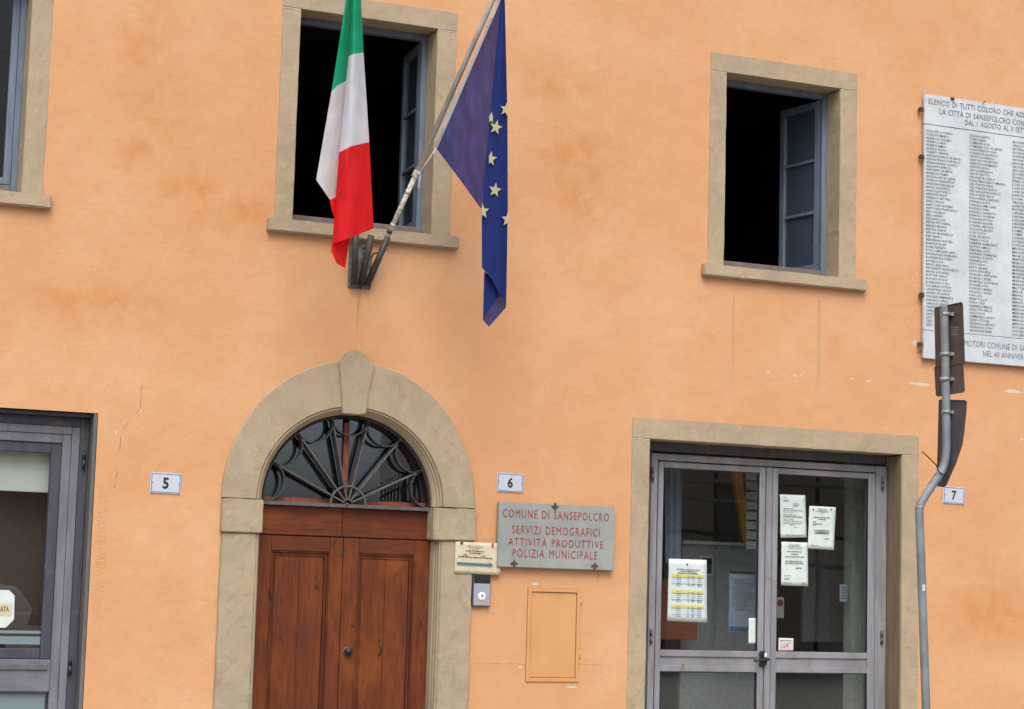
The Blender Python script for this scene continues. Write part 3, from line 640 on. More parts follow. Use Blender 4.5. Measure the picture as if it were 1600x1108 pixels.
# frosted stripes on the glass
for ya, yb in ((985.5, 990), (994.5, 1007), (1013.5, 1021)):
    box('film_stripe', a0+.07, a1-.074, Y5+.027, Y5+.029, P(40, yb, Y5+.03).z, P(40, ya, Y5+.03).z, 'film', ld, 0)
box('lower_film', a0+.01, a1-.02, Y5+.027, Y5+.029, .3, c2-.03, 'film', ld, 0)

# ---- meter cabinet in the wall
mc = lab(thing0('meter_cupboard', B), 'flush orange painted metal meter cupboard door with peeling edges')
x0, x1 = MCX; z0, z1 = MCZ
bm = bmesh.new(); bx(bm, x0+.002, x1-.002, .03, .06, z0+.002, z1-.002); bm_obj('back', bm, 'rust', mc)
e = .028
box('frame', x0+.009, x0+.010+e, -.009, .03, z0+.0075, z1-.0075, 'meter', mc, .002); box('frame', x1-.010-e, x1-.009, -.009, .03, z0+.0075, z1-.0075, 'meter', mc, .002)
box('frame', x0+.011+e, x1-.011-e, -.0085, .03, z1-.010-e, z1-.0075, 'meter', mc, .002); box('frame', x0+.011+e, x1-.011-e, -.0085, .03, z0+.0075, z0+.010+e, 'meter', mc, .002)
box('door_panel', x0+.0135+e, x1-.0135-e, .001, .03, z0+.0135+e, z1-.0135-e, 'meter', mc, .001)
for zz in (z0+.19, z1-.13): tube('hinge', [(x1-.004, -.006, zz), (x1-.004, -.006, zz+.045)], .006, 'meter', mc, 8)
disc('lock', (x0+.030, -.004, (z0+z1)/2-.02), .006, .004, 'iron_d', mc, 10); disc('lock', ((x0+x1)/2-.02, -.004, z1-.024), .005, .003, 'iron_d', mc, 10)

# ------------------------------------------------------------ things on the facade
def number_plate(px, cz, digit, label, tilt):
    x0, x1, z0, z1 = px
    o = thing('house_number_plate', label, 'number plate', 'white house number plates with blue borders')
    R = Matrix.Translation(((x0+x1)/2, 0, (z0+z1)/2)) @ Matrix.Rotation(tilt, 4, 'Y') @ Matrix.Translation((-(x0+x1)/2, 0, -(z0+z1)/2))
    ps = [box('plate', x0, x1, -.008, 0, z0, z1, 'white', o, .002)]
    bm = bmesh.new(); e = .006; t = .0055
    bx(bm, x0+e, x1-e, -.0088, -.0078, z0+e, z0+e+t); bx(bm, x0+e, x1-e, -.0088, -.0078, z1-e-t, z1-e); bx(bm, x0+e, x0+e+t, -.0089, -.0078, z0+e+t, z1-e-t); bx(bm, x1-e-t, x1-e, -.0089, -.0078, z0+e+t, z1-e-t)
    ps.append(bm_obj('border', bm, 'blue_line', o))
    cx = (x0+x1)/2; h = (z1-z0)
    ps.append(text('numeral', digit, cx-.0225, cx+.0225, z0+h*.22, z0+h*.78, -.0085, 'dark', o, bold=.035))
    for s in (x0+.014, x1-.014): ps.append(disc('screw', (s, -.008, (z0+z1)/2), .005, .002, 'blue_line', o, 8))
    for p in ps: p.data.transform(R)
number_plate((3.266, 3.487, 2.242, 2.388), 0, '5', 'white house number plate reading 5 beside the dark glazed door', .012)
number_plate((5.934, 6.153, 2.371, 2.515), 0, '6', 'white house number plate reading 6 above the grey office sign', .012)
number_plate((10.024, 10.242, 2.454, 2.598), 0, '7', 'white house number plate reading 7 behind the bent sign post', .02)

# office sign
cs = thing('office_sign', 'grey stone sign with red capitals reading COMUNE DI SANSEPOLCRO beside the arched door', 'sign')
SX0, SX1, SZ0, SZ1 = 5.937, 6.919, 1.800, 2.292; SY = -.052
tl = .009
def tilt_all(root, cx, cz, a):
    R = Matrix.Translation((cx, 0, cz)) @ Matrix.Rotation(a, 4, 'Y') @ Matrix.Translation((-cx, 0, -cz))
    for c_ in root.children: c_.data.transform(R)
stone('slab', SX0, SX1, SY, -.012, SZ0, SZ1, 'grey_sign', cs, .004, .0012, .08)
def s_at(px, py): return P(px, py, SY)
for body, a, b, yt, yb in (('COMUNE DI SANSEPOLCRO', (785.5, 803), (951.5, 807), 7.3, 0), ('SERVIZI DEMOGRAFICI', (800, 828), (937, 831.5), 7.3, 0), ('ATTIVITÀ PRODUTTIVE', (794, 847), (942.5, 849.5), 7.3, 0), ('POLIZIA MUNICIPALE', (801, 864.5), (933, 867.5), 7.3, 0)):
    A, Bq = s_at(*a), s_at(*b); hh = .0315*1.0
    top = .042 if 'À' in body else hh
    text('lettering', body, A.x, Bq.x, (A.z+Bq.z)/2-hh, (A.z+Bq.z)/2-hh+hh+top, SY-.0018, 'red_ink', cs, bold=.0, space=1.22)
for px, py, up in ((867, 792, -1), (803, 880, 1), (929, 884, 1)):
    k = P(px, py, SY); c_ = (k.x, k.z)
    pts = [(-.007, -.03*up), (.007, -.03*up), (.008, -.004*up), (.030, -.010*up), (.026, .006*up), (.009, .008*up), (.0, .030*up), (-.009, .008*up), (-.026, .006*up), (-.030, -.010*up), (-.008, -.004*up)]
    prism('clip', [(c_[0]+p[0], c_[1]+p[1]) for p in pts], SY-.008, SY+.002, 'rust', cs, .001)

# cream notice and intercom
nt = thing('paper_notice', 'cream paper notice with a blue arrow tucked behind the grey office sign', 'notice')
q = [P(712, 846, -.036), P(781, 849, -.036), P(782, 899, -.036), P(710, 895.5, -.036)]
sheet('paper', [(v.x, v.z) for v in q], -.0345, 'paper_y', nt, 10, 8, .004, 3)
def nxz(px, py, y=-.0410): v = P(px, py, y); return v.x, v.z
a, b = nxz(714, 880), nxz(768, 883)
prism('arrow', [(a[0], a[1]+.009), (b[0]-.02, b[1]+.009), (b[0]-.02, b[1]+.020), (b[0]+.012, b[1]), (b[0]-.02, b[1]-.020), (b[0]-.02, b[1]-.009), (a[0], a[1]-.009)], -.0422, -.0414, 'blue_print', nt, 0)
a, b = nxz(716, 858), nxz(770, 858); zz = a[1]
word_lines('small_print', a[0], b[0], [(zz+.030, .25, .75), (zz+.018, .3, .7), (zz+.006, .4, .6)], -.0416, 'grey_ink', nt, .003, seed=2, tilt=-.03)
word_lines('bold_print', a[0], b[0], [(zz-.010, .22, .75), (zz-.026, .32, .65), (zz-.042, .15, .3), (zz-.042, .68, .8), (zz-.056, .0, 1.0)], -.0416, 'dark', nt, .006, seed=3, tilt=-.03)
disc('crest', (nxz(721.5, 848.5)[0], -.0414, nxz(721.5, 848.5)[1]), .011, .001, 'dark', nt, 12, dome=False)
k = nxz(770.5, 852); box('red_stamp', k[0]-.011, k[0]+.004, -.0422, -.0414, k[1]-.017, k[1]+.015, 'red_ink', nt, 0)
ic = thing('intercom', 'small grey intercom with round button below the cream notice', 'intercom')
a, b = P(739, 897, -.03), P(765.5, 948, -.03)
box('housing', a.x, b.x, -.032, 0, b.z, a.z, 'navy', ic, .004)
box('face_plate', a.x+.010, b.x-.004, -.036, -.031, b.z+.006, P(752, 912, -.03).z, 'silver', ic, .003); box('camera_window', a.x+.010, b.x-.004, -.035, -.031, P(752, 911, -.03).z, a.z-.001, 'black', ic, .002)
k = P(753, 932, -.036); disc('button', (k.x, -.036, k.z), .033, .006, 'chrome', ic); disc('button_mark', (k.x, -.042, k.z+.006), .009, .002, 'grey_ink', ic, 12)
k = P(759, 906, -.035); disc('lens', (k.x, -.035, k.z), .009, .003, 'dark', ic, 12)

# marble memorial plaque
mp_ = thing('memorial_plaque', 'large white marble plaque with columns of engraved names at the right edge', 'plaque')
PX0, PX1 = 9.792, 11.06; PT, PB = 5.949, 3.668; PY = -.045
zj1 = P(1441, 193, PY).z; zj2 = P(1438, 515, PY).z
stone('slab', PX0, PX1, PY, -.015, zj1+.002, PT, 'marble', mp_, .003, .001, .1); stone('slab', PX0+.001, PX1, PY+.002, -.015, zj2+.002, zj1-.001, 'marble', mp_, .003, .001, .1); stone('slab', PX0-.001, PX1, PY-.001, -.015, PB, zj2-.001, 'marble', mp_, .003, .001, .1)
LY = PY-.0022
for body, a, e, hh in (('ELENCO DI TUTTI COLORO CHE ASSIEM', (1451, 158.5), (1613, 181), .047), ('LA CITTÀ DI SANSEPOLCRO CONTR', (1468.5, 174), (1611, 194.5), .047), ('DAL 1 AGOSTO AL 3 SETT', (1508, 191), (1603, 204.5), .047), ('PROMOTORI COMUNE DI SAN', (1490, 534.5), (1608, 545), .052), ('NEL 60 ANNIVERS', (1536, 552.5), (1603, 558), .047)):
    A, E_ = P(a[0], a[1], LY), P(e[0], e[1], LY); z = (A.z+E_.z)/2
    top = hh*.78 if 'À' in body else hh/2
    text('lettering', body, A.x, E_.x, z-hh/2, z+top, LY, 'stone_ink', mp_, bold=.0, depth=.0005, space=1.05)
c1 = 'ACQUISTI LUCIANO|ACQUISTI MARIO|ALBERICA ADELMO|ALBERTI DARIO|ALBERTI REMO|ALBERTI SILVIO|ALBERTI TRENTO|ALESSANDRINI DURGANO|ALESSANDRINI SPARTACO|ALESSANDRINI QUINTO|ALLEGRINI ENRICO|ANDREINI GIUSEPPE|ANGELINI PRIMO|ANGIOLONI GIUSEPPE|ANGIUA FIORENTINO|ARRETINI RAFFAELLO|BAGGI AGOSTINO|BAGGI LEOPOLDO|BARBONI ALDO|BARBONI ARTURO|BARCI SERGIO|BARTOLINI ADELMO|BARTOLINI FRANCESCO|BELLI ANGELO|BELLI PIETRO|BELLONI LUIGI|BENNI VITTORINO|BERGHI BRUNO|BERGHI CARLO|BERGHI FRANCESCO|BERI PIETRO|BERNINARI WALTER|BIANCHI SILVIO|BORRI RENATO|BONCOMPAGNI LIVIO|BONINSEGNI DEGRADO|BONINSEGNI ICARO|BOVINI LUIGI|BRIZZI ARDUINO|BRONZETTI FRANCESCO|BRUNI GIOVANNI|BUITONI CARLO|BUITONI GUIDO|BURZIGAN LUCIO|CALABRESI ATTILIO|CALESTRINI GIULIO|CALISTI ADRIANO|CALVANI ARMANDO|CANOSCI CARLO|CANOSCI RENATO|CARAFFINI GINO|CARRI|CASTI|CATI|CAZI|CELLI'
c2 = 'CESARI OLINTO|CHIELI FAZIO|CHIMENTI GOLI|COMANDUCCI GIUSEPPE|CONTI SERGIO UGO|CORSINI FRANCESCO|CRUSTI FLORINDO|CRISPOLTONI BRUNO|CRISPOLTONI MARIO|CRISTINI ALDO|CROCI ARNALDO|CROCI GIOTTO|DEL PORTA CARLO|DEGLI INNOCENTI AMABIO|DEL PIANTA DINO|DEL PIANTA EVELINO|DEL SIGLIA FRANCESCO|DELLA RINA ALDO|DELLA RINA LORENZO|DINDELLI ALDO|DINDELLI AMILCARE|DINDELLI DINO|DINDELLI GISBERTO|DINDELLI GIUSEPPE|DONNINI BRUNO|DONNINI DANTE|DONELLI ARTURO|DRAGONI BRUNO|DURI FOSCO|DURI OSVALDO|FABBRI FOSCO|FABBRINI GHERARDO|FANTINI AMELIO|FARINELLI ALFIO|FARINELLI ADMIRALE|FARINELLI DANTE|FARINELLI IVO|FATTI ALDO|FATTI CESARE|FATTORINI ELIO|FIORDELLI ANTONIO|FIORDELLI ASSER|FIORDELLI GIOVANNI|FIORDELLI IVO|FIORDELLI MARIO|FIORDELLI SILVIO|FORI LINO|FRESE TULLIO|FURIO UGO|GABRIELLI MARIO|GALEOTTI NELLO|GALLI DINO|GAMBINELLI GUIDO|GARDI ETTORE|GENNAIOLI BRUNO|GENNAIOLI DINO|GHIGNONI ENEA'
c3 = 'GIOVANN|GELLI P|GIORNI|GIORNI|GIORNI|GIOVAGN|GIOVAGN|GIOVAGN|GIOVAL|GOVERN|GUASTI|INNOCE|LORI LO|LORI PA|LORI BA|LORI PI|LUONI|GRASSI|LAERTE|INCREDO|LARARI|LARARI|LAZZERI|LAZZERI|LEONARD|LOMBI|LOMBI|LONGO|LUCACCI|LUCCHER|MACCONI|MAGGINI|MAGI LU|MARTEL|MARCON|MARINI|MARINE|MARZAN|MARTAN|MARSAN|MARSAN|MATTEI|MELI R|MENCI|MENCI O|MENCI|MERCATI|MERCATI|MERCATI|MERCATI|MERCATI|MERCIOL|NOCENTI|NOCENTI|NOCENTI'
for body, a, d, wdp in ((c1, (1447.5, 202), (1446.5, 508), 54), (c2, (1515, 209.5), (1515, 517), 56), (c3, (1581.5, 219.5), (1582.5, 524), 26)):
    A, E_ = P(a[0], a[1], LY), P(d[0], d[1], LY); wr = P(a[0]+wdp, a[1], LY).x-A.x
    text('name_column', body.replace('|', '\n'), A.x, A.x+wr, E_.z, A.z, LY, 'stone_ink', mp_, depth=.0004, bold=.008, res=1, line=1.22)['kind'] = 'stuff'
for px, py in ((1440, 171), (1441, 245), (1441, 461), (1439, 538)):
    k = P(px, py, PY); box('clip', k.x-.018, k.x+.016, PY-.010, PY+.03, k.z-.014, k.z+.018, 'rust', mp_, .002)
k = P(1488, 155, PY); box('clip', k.x-.02, k.x+.018, PY-.010, PY+.03, k.z-.01, k.z+.014, 'rust', mp_, .002)
for a, b in (((1535, 163), (1541, 158)), ((1433, 553), (1440, 548))):
    tube('wire_hook', [P(*a, PY-.005), P((a[0]+b[0])/2, (a[1]+b[1])/2-2, PY-.02), P(*b, PY+.03)], .003, 'iron_d', mp_, 6)

# ------------------------------------------------------------ flag bracket, pole and flags
fb = thing('flag_bracket', 'dark iron bracket with three pole tubes below the window sill', 'flag holder')
a, b = P(546, 378, -.006), P(579, 457, -.006)
box('back_plate', a.x, b.x, -.010, 0, b.z+.02, a.z, 'plate', fb, .002)
for bot, top, yt in (((553, 445), (556, 366), -.16), ((563.5, 446), (580, 368), -.16), ((573.5, 446), (606, 371), -.16)):
    tube('pole_tube', [P(*bot, -.04), P(*top, yt)], .0245, 'bracket', fb, 16)
tube('rod', [P(567, 390, -.02), P(573, 386, -.13)], .006, 'bracket', fb, 6); tube('rod', [P(581, 402, -.02), P(584, 396, -.07), P(592, 395, -.12)], .006, 'bracket', fb, 6)
k = P(563, 450, -.01); disc('bolt', (k.x, -.01, k.z), .009, .006, 'iron', fb, 8)
A0, A1, A2 = P(603, 375, -.15), P(652, 268, -.40), P(776, -14, -1.02); A3 = P(790, -46, -1.09)
fp = thing('flag_pole', 'slanting grey pole with worn white foot carrying the blue flag', 'flag pole')
tube('pole_foot', [A0, A1], .0185, 'pole_w', fp, 14); tube('pole_shaft', [A1, A2, A3], .0195, 'pole', fp, 14)
for t_, rr in ((.12, .021), (.22, .020), (.70, .021)):
    c_ = A0.lerp(A1, t_); d_ = (A1-A0).normalized(); tube('collar', [c_-d_*.012, c_+d_*.012], rr, 'iron_d' if t_ < .2 else 'pole', fp, 12)
for i in range(5):
    c_ = A0.lerp(A1, .93+.018*i); n_ = 12; d_ = (A1-A0).normalized(); a_ = d_.cross(Vector((0, 1, 0))).normalized(); b_ = d_.cross(a_)
    tube('cord', [c_+(a_*math.cos(6.283*k/n_)+b_*math.sin(6.283*k/n_))*.024+d_*.004*math.sin(k) for k in range(n_+1)], .004, 'pole_w', fp, 6)
tube('cord', [P(653, 268, -.43), P(657, 275, -.45), P(654, 290, -.44), P(656, 296, -.44)], .004, 'pole_w', fp, 6); tube('cord', [P(652, 274, -.43), P(668, 252, -.48), P(682, 231, -.52)], .0035, 'pole_w', fp, 6)
ip = thing('italian_flag_pole', 'grey pole hidden behind the green white and red flag', 'flag pole')
tube('pole_shaft', [P(555, 372, -.14), P(551, -40, -.86)], .0185, 'pole', ip, 12)

def resample(pts, n):
    L = [0]
    for a, b in zip(pts[:-1], pts[1:]): L.append(L[-1]+math.dist(a[:2], b[:2]))
    out = []
    for k in range(n+1):
        s = L[-1]*k/n; i = 0
        while i < len(L)-2 and L[i+1] < s: i += 1
        t = (s-L[i])/max(1e-9, L[i+1]-L[i]); out.append(tuple(pts[i][j]*(1-t)+pts[i+1][j]*t for j in range(len(pts[0]))))
    return out
def cloth(name, top, bot, ydep, mat, parent, nx=18, nz=24, amp=.012, seed=0, smooth=True, bulge=.03):
    """surface between two curves given left to right as (px, py); ydep(u, v, px, py) is its distance from the wall"""
    A, Bc = resample(top, nx), resample(bot, nx); bm = bmesh.new(); g = []
    for j in range(nz+1):
        row = []
        for i in range(nx+1):
            v = j/nz; px, py = (A[i][k]*(1-v)+Bc[i][k]*v for k in range(2)); u = i/nx
            y = ydep(u, v, px, py) + amp*.5*noise.noise(Vector((px*.16+seed, py*.03, seed+4))) - bulge*math.sin(math.pi*u) + amp*noise.noise(Vector((px*.07+seed, py*.012, seed)))
            row.append(bm.verts.new(P(px, py, y)))
        g.append(row)
    for j in range(nz):
        for i in range(nx): bm.faces.new((g[j][i], g[j][i+1], g[j+1][i+1], g[j+1][i]))
    return bm_obj(name, bm, mat, parent, smooth)
MT['f_green'] = mat_cloth('green_flag_cloth', (.008, .33, .18), .0); MT['f_white'] = mat_cloth('white_flag_cloth', (.56, .585, .66), .0); MT['f_red'] = mat_cloth('red_flag_cloth', (.60, .010, .014), .0)
MT['f_blue'] = mat_cloth('backlit_blue_flag_cloth', (.022, .036, .20), .07, .45); MT['f_blue3'] = mat_cloth('shaded_blue_flag_cloth', (.006, .020, .135), .0, .25); MT['f_blue2'] = mat_cloth('blue_flag_cloth_edge', (.03, .02, .10), .0); MT['f_hem'] = mat_cloth('white_hem_cloth', (.66, .66, .70), .0); MT['f_star'] = mat_cloth('pale_yellow_star_print', (.52, .50, .28), .0)  # same blue cloth: paler copy for light coming through, darker copy for doubled folds
it = thing('italian_flag', 'hanging green, white and red tricolour flag in front of the left open window', 'flag')
# back fold (left) and front fold (right); curves in image pixels, left to right
def yl(u, v, px, py): return -.99 + .10*u
def yr(u, v, px, py): return -.955 - .06*math.sin(min(1, u*2.5)*math.pi/2) + .05*u*u
L_top = [(541, -30), (551, -30)]; L_g = [(517.5, 142), (528, 133), (541, 126)]; 
L_w = [(516, 313.5), (520, 311), (526, 307)]
cloth('green_band', [(545, -30), (549, -30), (554, -30)], [(518, 143), (527, 134), (541, 126)], yl, 'f_green', it, 12, 24, .008, 1)
cloth('white_band', [(518, 143), (527, 134), (541, 126)], [(494, 281), (516, 313), (532, 306)], yl, 'f_white', it, 12, 24, .008, 1)
cloth('red_band', [(515.2, 312.5), (525, 308), (532, 306)], [(519, 330), (524, 345), (532, 345)], yl, 'f_red', it, 8, 8, .004, 1)
cloth('green_band', [(550, -30), (556, -30), (563, -30)], [(544.5, 88.5), (553, 84), (568, 82)], yr, 'f_green', it, 16, 24, .012, 5)
cloth('white_band', [(544.5, 88.5), (553, 84), (568, 82)], [(530, 238), (550, 228), (577, 222)], yr, 'f_white', it, 16, 24, .012, 5)
cloth('red_band', [(530, 238), (550, 228), (577, 222)], [(519, 381), (550, 371), (584, 357)], yr, 'f_red', it, 18, 24, .016, 5)
cloth('red_band', [(519, 379), (532, 376), (547, 371)], [(517, 392), (526, 412), (539, 419)], lambda u, v, px, py: -.945+.02*u, 'f_red', it, 10, 10, .006, 2, bulge=.012)
eu = thing('european_flag', 'dark blue flag with pale stars hanging from the slanting pole', 'flag')
def ylf(u, v, px, py): return -.52 - .50*min(1, max(0, (px-681)/105)) - .0
cloth('blue_cloth', [(786, -14), (786.5, -14), (787, -14)], [(681, 231), (718, 280), (752, 327)], lambda u, v, px, py: -.50-.5*(1-v)-.42*u*v, 'f_blue', eu, 40, 44, .05, 3, bulge=.0)
hem = [(786, -14), (781, 30), (757, 85), (721, 155), (699, 200), (681, 231)]
for a, b in ():
    pass
bm = bmesh.new(); rr = []
for i in range(25):
    v = i/24; pxx = 786*(1-v)+681*v; pyy = -14*(1-v)+231*v; yy = -.50-.5*(1-v)
    yy -= .045*min(1, v*6)*min(1, (1-v)*8)+.006
    rr.append((bm.verts.new(P(pxx-2.4, pyy-1.0, yy)), bm.verts.new(P(pxx+2.2, pyy+1.0, yy))))
for a, b in zip(rr[:-1], rr[1:]): bm.faces.new((a[0], a[1], b[1], b[0]))
bm_obj('white_hem', bm, 'f_hem', eu)
# narrow dark fold, then the hanging front part: two layers
fr_t = [(784, -14), (786, -14), (788.5, -14)]
cloth('blue_cloth', fr_t, [(765, 190), (771, 190), (777, 190)], lambda u, v, px, py: -.985+.01*v, 'f_blue3', eu, 8, 24, .008, 6, bulge=.01)
yF = lambda u, v, px, py: -1.02 - .01*u
for off, nm in ((0, 'blue_cloth'), (.035, 'blue_cloth')):
    cloth(nm, fr_t, [(765.5, 180), (779, 180), (793, 180)], lambda u, v, px, py, off=off: yF(u, v, px, py)+off*math.sin(math.pi*u)**.5, 'f_blue3', eu, 16, 24, .010, 8+off, bulge=.02)
    cloth(nm, [(765.5, 180), (779, 180), (793, 180)], [(752.5, 325), (774, 325), (793.5, 325)], lambda u, v, px, py, off=off: yF(u, v, px, py)+off*math.sin(math.pi*u)**.5, 'f_blue3', eu, 16, 20, .010, 8+off, bulge=.02)
    cloth(nm, [(752.5, 325), (774, 325), (793.5, 325)], [(753, 418), (774, 443), (791, 478)], lambda u, v, px, py, off=off: yF(u, v, px, py)+off*math.sin(math.pi*u)**.5, 'f_blue3', eu, 16, 16, .010, 8+off, bulge=.02)
cloth('blue_cloth', [(757, 424), (768, 434), (783, 466)], [(755, 497), (770, 474), (783, 458)], lambda u, v, px, py: -.99, 'f_blue3', eu, 10, 14, .006, 9, bulge=.0)
cloth('blue_cloth', [(756.5, 426), (768, 434), (785, 455)], [(754.5, 500), (764, 511), (791, 480)], lambda u, v, px, py: -.975, 'f_blue', eu, 12, 14, .006, 4, bulge=.0)
def star(cx, cy, r, rot, clipl=None, clipr=None, sqx=.86):
    r = r*.92; pts = []
    for k in range(10):
        a = math.radians(rot)+math.pi*k/5; q = r if k % 2 == 0 else r*.42
        x = cx+q*math.sin(a)*sqx; y = cy-q*math.cos(a)
        if clipl: x = max(x, clipl)
        if clipr: x = min(x, clipr)
        pts.append((x, y))
    bm = bmesh.new(); c_ = [bm.verts.new(P(x, y, -1.060)) for x, y in pts]; d_ = [bm.verts.new(P(x, y, -1.058)) for x, y in pts]
    m0 = bm.verts.new(P(min(max(cx, clipl or 0), clipr or 9999), cy, -1.060))
    for k in range(10):
        bm.faces.new((m0, c_[k], c_[(k+1) % 10])); bm.faces.new((c_[k], c_[(k+1) % 10], d_[(k+1) % 10], d_[k]))
    bm_obj('star', bm, 'f_star', eu)
star(790.5, 171, 12, 12, clipr=793); star(775, 199, 13, 14); star(767.5, 184, 10.5, 5, clipr=770, clipl=764.5); star(766.5, 248, 13, 8, clipl=764); star(773.5, 297, 13, 10); star(754, 330, 14, 0, clipl=752.8); star(793.5, 343, 13, 5, clipr=793.4)

# ------------------------------------------------------------ papers on and behind the glass of door 7
GP = GY+.020   # just in front of the pane, taped to the outer face
def paper(px, label, mat='paper', seed=0, name='paper_notice', y=None, amp=.004):
    o = thing(name, label, 'notice'); yy = y if y is not None else GP
    q = [P(a, b, yy) for a, b in px]; sheet('paper', [(v.x, v.z) for v in q], yy, mat, o, 8, 10, amp, seed)
    return o, q
def rows(q, fr): # fraction rows -> world z
    zt, zb = (q[0].z+q[1].z)/2, (q[3].z+q[2].z)/2
    return [(zt+(zb-zt)*f, a, b) for f, a, b in fr]
PYF = GP-.0062
o, q = paper([(1045, 873), (1104, 875), (1104.5, 973), (1042.5, 970)], 'white opening hours sheet with yellow bands on the left glass door', seed=2, name='hours_sheet', amp=.005)
xa, xb = P(1046, 920, PYF).x, P(1102, 920, PYF).x
for f in (.245, .50, .735):
    z = rows(q, [(f, 0, 1)])[0][0]
    bm = bmesh.new(); bx(bm, xa+.02, xb-.01, PYF-.0004, PYF, z-.022, z); bm_obj('yellow_band', bm, 'yellow', o)
    bm = bmesh.new(); bx(bm, xa+.02, xb-.02, PYF-.0002, PYF+.0003, z-.075, z-.036); bm_obj('tinted_rows', bm, 'cyanp', o)
word_lines('bold_print', xa, xb, rows(q, [(.165, .2, .85), (.195, .3, .75), (.225, .22, .8)]), PYF-.0002, 'grey_ink', o, .006, seed=5, tilt=-.02)
rr_ = []
for base in (.27, .525, .765):
    for k in range(6): rr_ += [(base+.03*k, .2, .32), (base+.03*k, .50, .56), (base+.03*k, .62, .7), (base+.03*k, .78, .9)]
word_lines('table_print', xa, xb, rows(q, rr_), PYF-.0006, 'grey_ink', o, .005, .01, .03, seed=6, tilt=-.02)
k = P(1074, 882, PYF); disc('crest', (k.x, PYF, k.z), .008, .0006, 'dark', o, 10, dome=False)
o, q = paper([(1218.5, 772.5), (1258, 774), (1260, 840), (1219.5, 840.5)], 'upper left white letter taped inside the right glass door', seed=5)
xa, xb = P(1221, 800, PYF).x, P(1257, 800, PYF).x
word_lines('small_print', xa, xb, rows(q, [(.07, .08, .25), (.14, .08, .3), (.16, .08, .28), (.21, .5, .75), (.24, .5, .78), (.27, .5, .7), (.33, .08, .5), (.37, .08, .95), (.41, .08, .55), (.47, .08, .7), (.51, .08, .95), (.525, .08, .9), (.58, .08, .55), (.62, .08, .95), (.67, .08, .9), (.70, .4, .6), (.76, .55, .75), (.95, .2, .35), (.95, .38, .6), (.95, .66, .95)]), PYF, 'grey_ink', o, .004, seed=7)
o, q = paper([(1264.5, 790.5), (1306, 792.5), (1302.5, 859.5), (1262, 857)], 'right hand white notice taped inside the right glass door', seed=8)
xa, xb = P(1266, 825, PYF).x, P(1303, 825, PYF).x
word_lines('bold_print', xa, xb, rows(q, [(.265, .15, .85), (.31, .35, .65), (.37, .12, .25), (.42, .12, .5), (.45, .12, .25), (.57, .15, .85), (.61, .2, .8), (.64, .18, .8), (.76, .6, .8)]), PYF, 'dark', o, .006, seed=9)
word_lines('small_print', xa, xb, rows(q, [(.06, .3, .75), (.09, .35, .7), (.12, .22, .8), (.15, .4, .6), (.2, .46, .54), (.92, .04, .35)]), PYF, 'grey_ink', o, .004, seed=10)
for u in (1271, 1299): k = P(u, 796, PYF); disc('crest', (k.x, PYF, k.z), .008, .0006, 'grey_ink', o, 10, dome=False)
o, q = paper([(1221, 846.5), (1262, 848), (1262.5, 916), (1220.5, 914.5)], 'lower left white notice taped inside the right glass door', seed=11)
xa, xb = P(1222, 880, PYF).x, P(1261, 880, PYF).x
word_lines('bold_print', xa, xb, rows(q, [(.225, .2, .8), (.285, .36, .64), (.345, .12, .86), (.45, .14, .84), (.495, .12, .84), (.60, .55, .8)]), PYF, 'dark', o, .006, seed=12)
word_lines('small_print', xa, xb, rows(q, [(.05, .2, .75), (.08, .28, .7), (.11, .22, .8), (.15, .25, .8), (.78, .08, .35), (.84, .08, .3), (.87, .08, .3), (.95, .08, .4), (.93, .8, .98), (.96, .8, .98)]), PYF, 'grey_ink', o, .004, seed=13)
k = P(1172.5, 985, GP); o, q = paper([(1170, 966), (1180.5, 966), (1180.5, 1006), (1169.5, 1006)], 'narrow blank white strip beside the lock of the left glass door', seed=14, name='paper_strip', amp=.001)
o, q = paper([(1216.5, 997), (1240, 997.5), (1239.5, 1017), (1216, 1017)], 'small white and red sticker in the bottom corner of the right glass door', seed=15, name='sticker', amp=.0008)
PS = GP-.002; xa, xb = P(1217.5, 1005, PS).x, P(1238.5, 1005, PS).x
word_lines('red_print', xa, xb, [(rows(q, [(f, 0, 1)])[0][0], a, b) for f, a, b in ((.42, .1, .9), (.55, .05, .95), (.68, .08, .9), (.8, .1, .85), (.92, .1, .9))], PS, 'pink', o, .009, .004, .012, seed=16)
word_lines('dark_print', xa, xb, rows(q, [(.24, .08, .92)]), PS, 'grey_ink', o, .008, seed=17)
word_lines('dark_print', xa, xb, rows(q, [(.75, .35, .42), (.68, .55, .64), (.55, .58, .64)]), PS-.0003, 'red_ink', o, .018, seed=18)

# inside the office behind door 7
def iq(px, py, y): return P(px, py, y)
def ibox(name, ax, ay, bx_, by, y, d, mat, label, cat, dark=None):
    a, b = iq(ax, ay, y), iq(bx_, by, y); o = box(name, a.x, b.x, y, y+d, b.z, a.z, mat, None, .003); tag(o, label, cat); return o
o = thing('notice_board', 'bluish printed poster seen dimly inside behind the left glass door', 'poster'); a, b = iq(1140, 893, .62), iq(1183, 988, .62)
box('sheet', a.x, b.x, .62, .63, b.z, a.z, plain('blue_grey_poster', (.26, .32, .42), .8), o, .001); box('top_strip', a.x, b.x, .612, .619, a.z-.012, a.z+.002, 'black', o, 0)
word_lines('print', a.x+.02, b.x-.02, [(a.z-.03-.018*k, random.choice((.05, .05, .2)), random.choice((.95, .9, .6))) for k in range(2, 17)], .617, 'grey_ink', o, .006, seed=20)
box('print_panel', a.x+.01, b.x-.06, .612, .618, b.z+.015, b.z+.045, 'blue_print', o, 0)
tag(box('orange_beam', 0, .085, 0, .06, 0, .9, 'orange', None, .004), 'sloping orange beam seen through the top of the left glass door', 'beam')
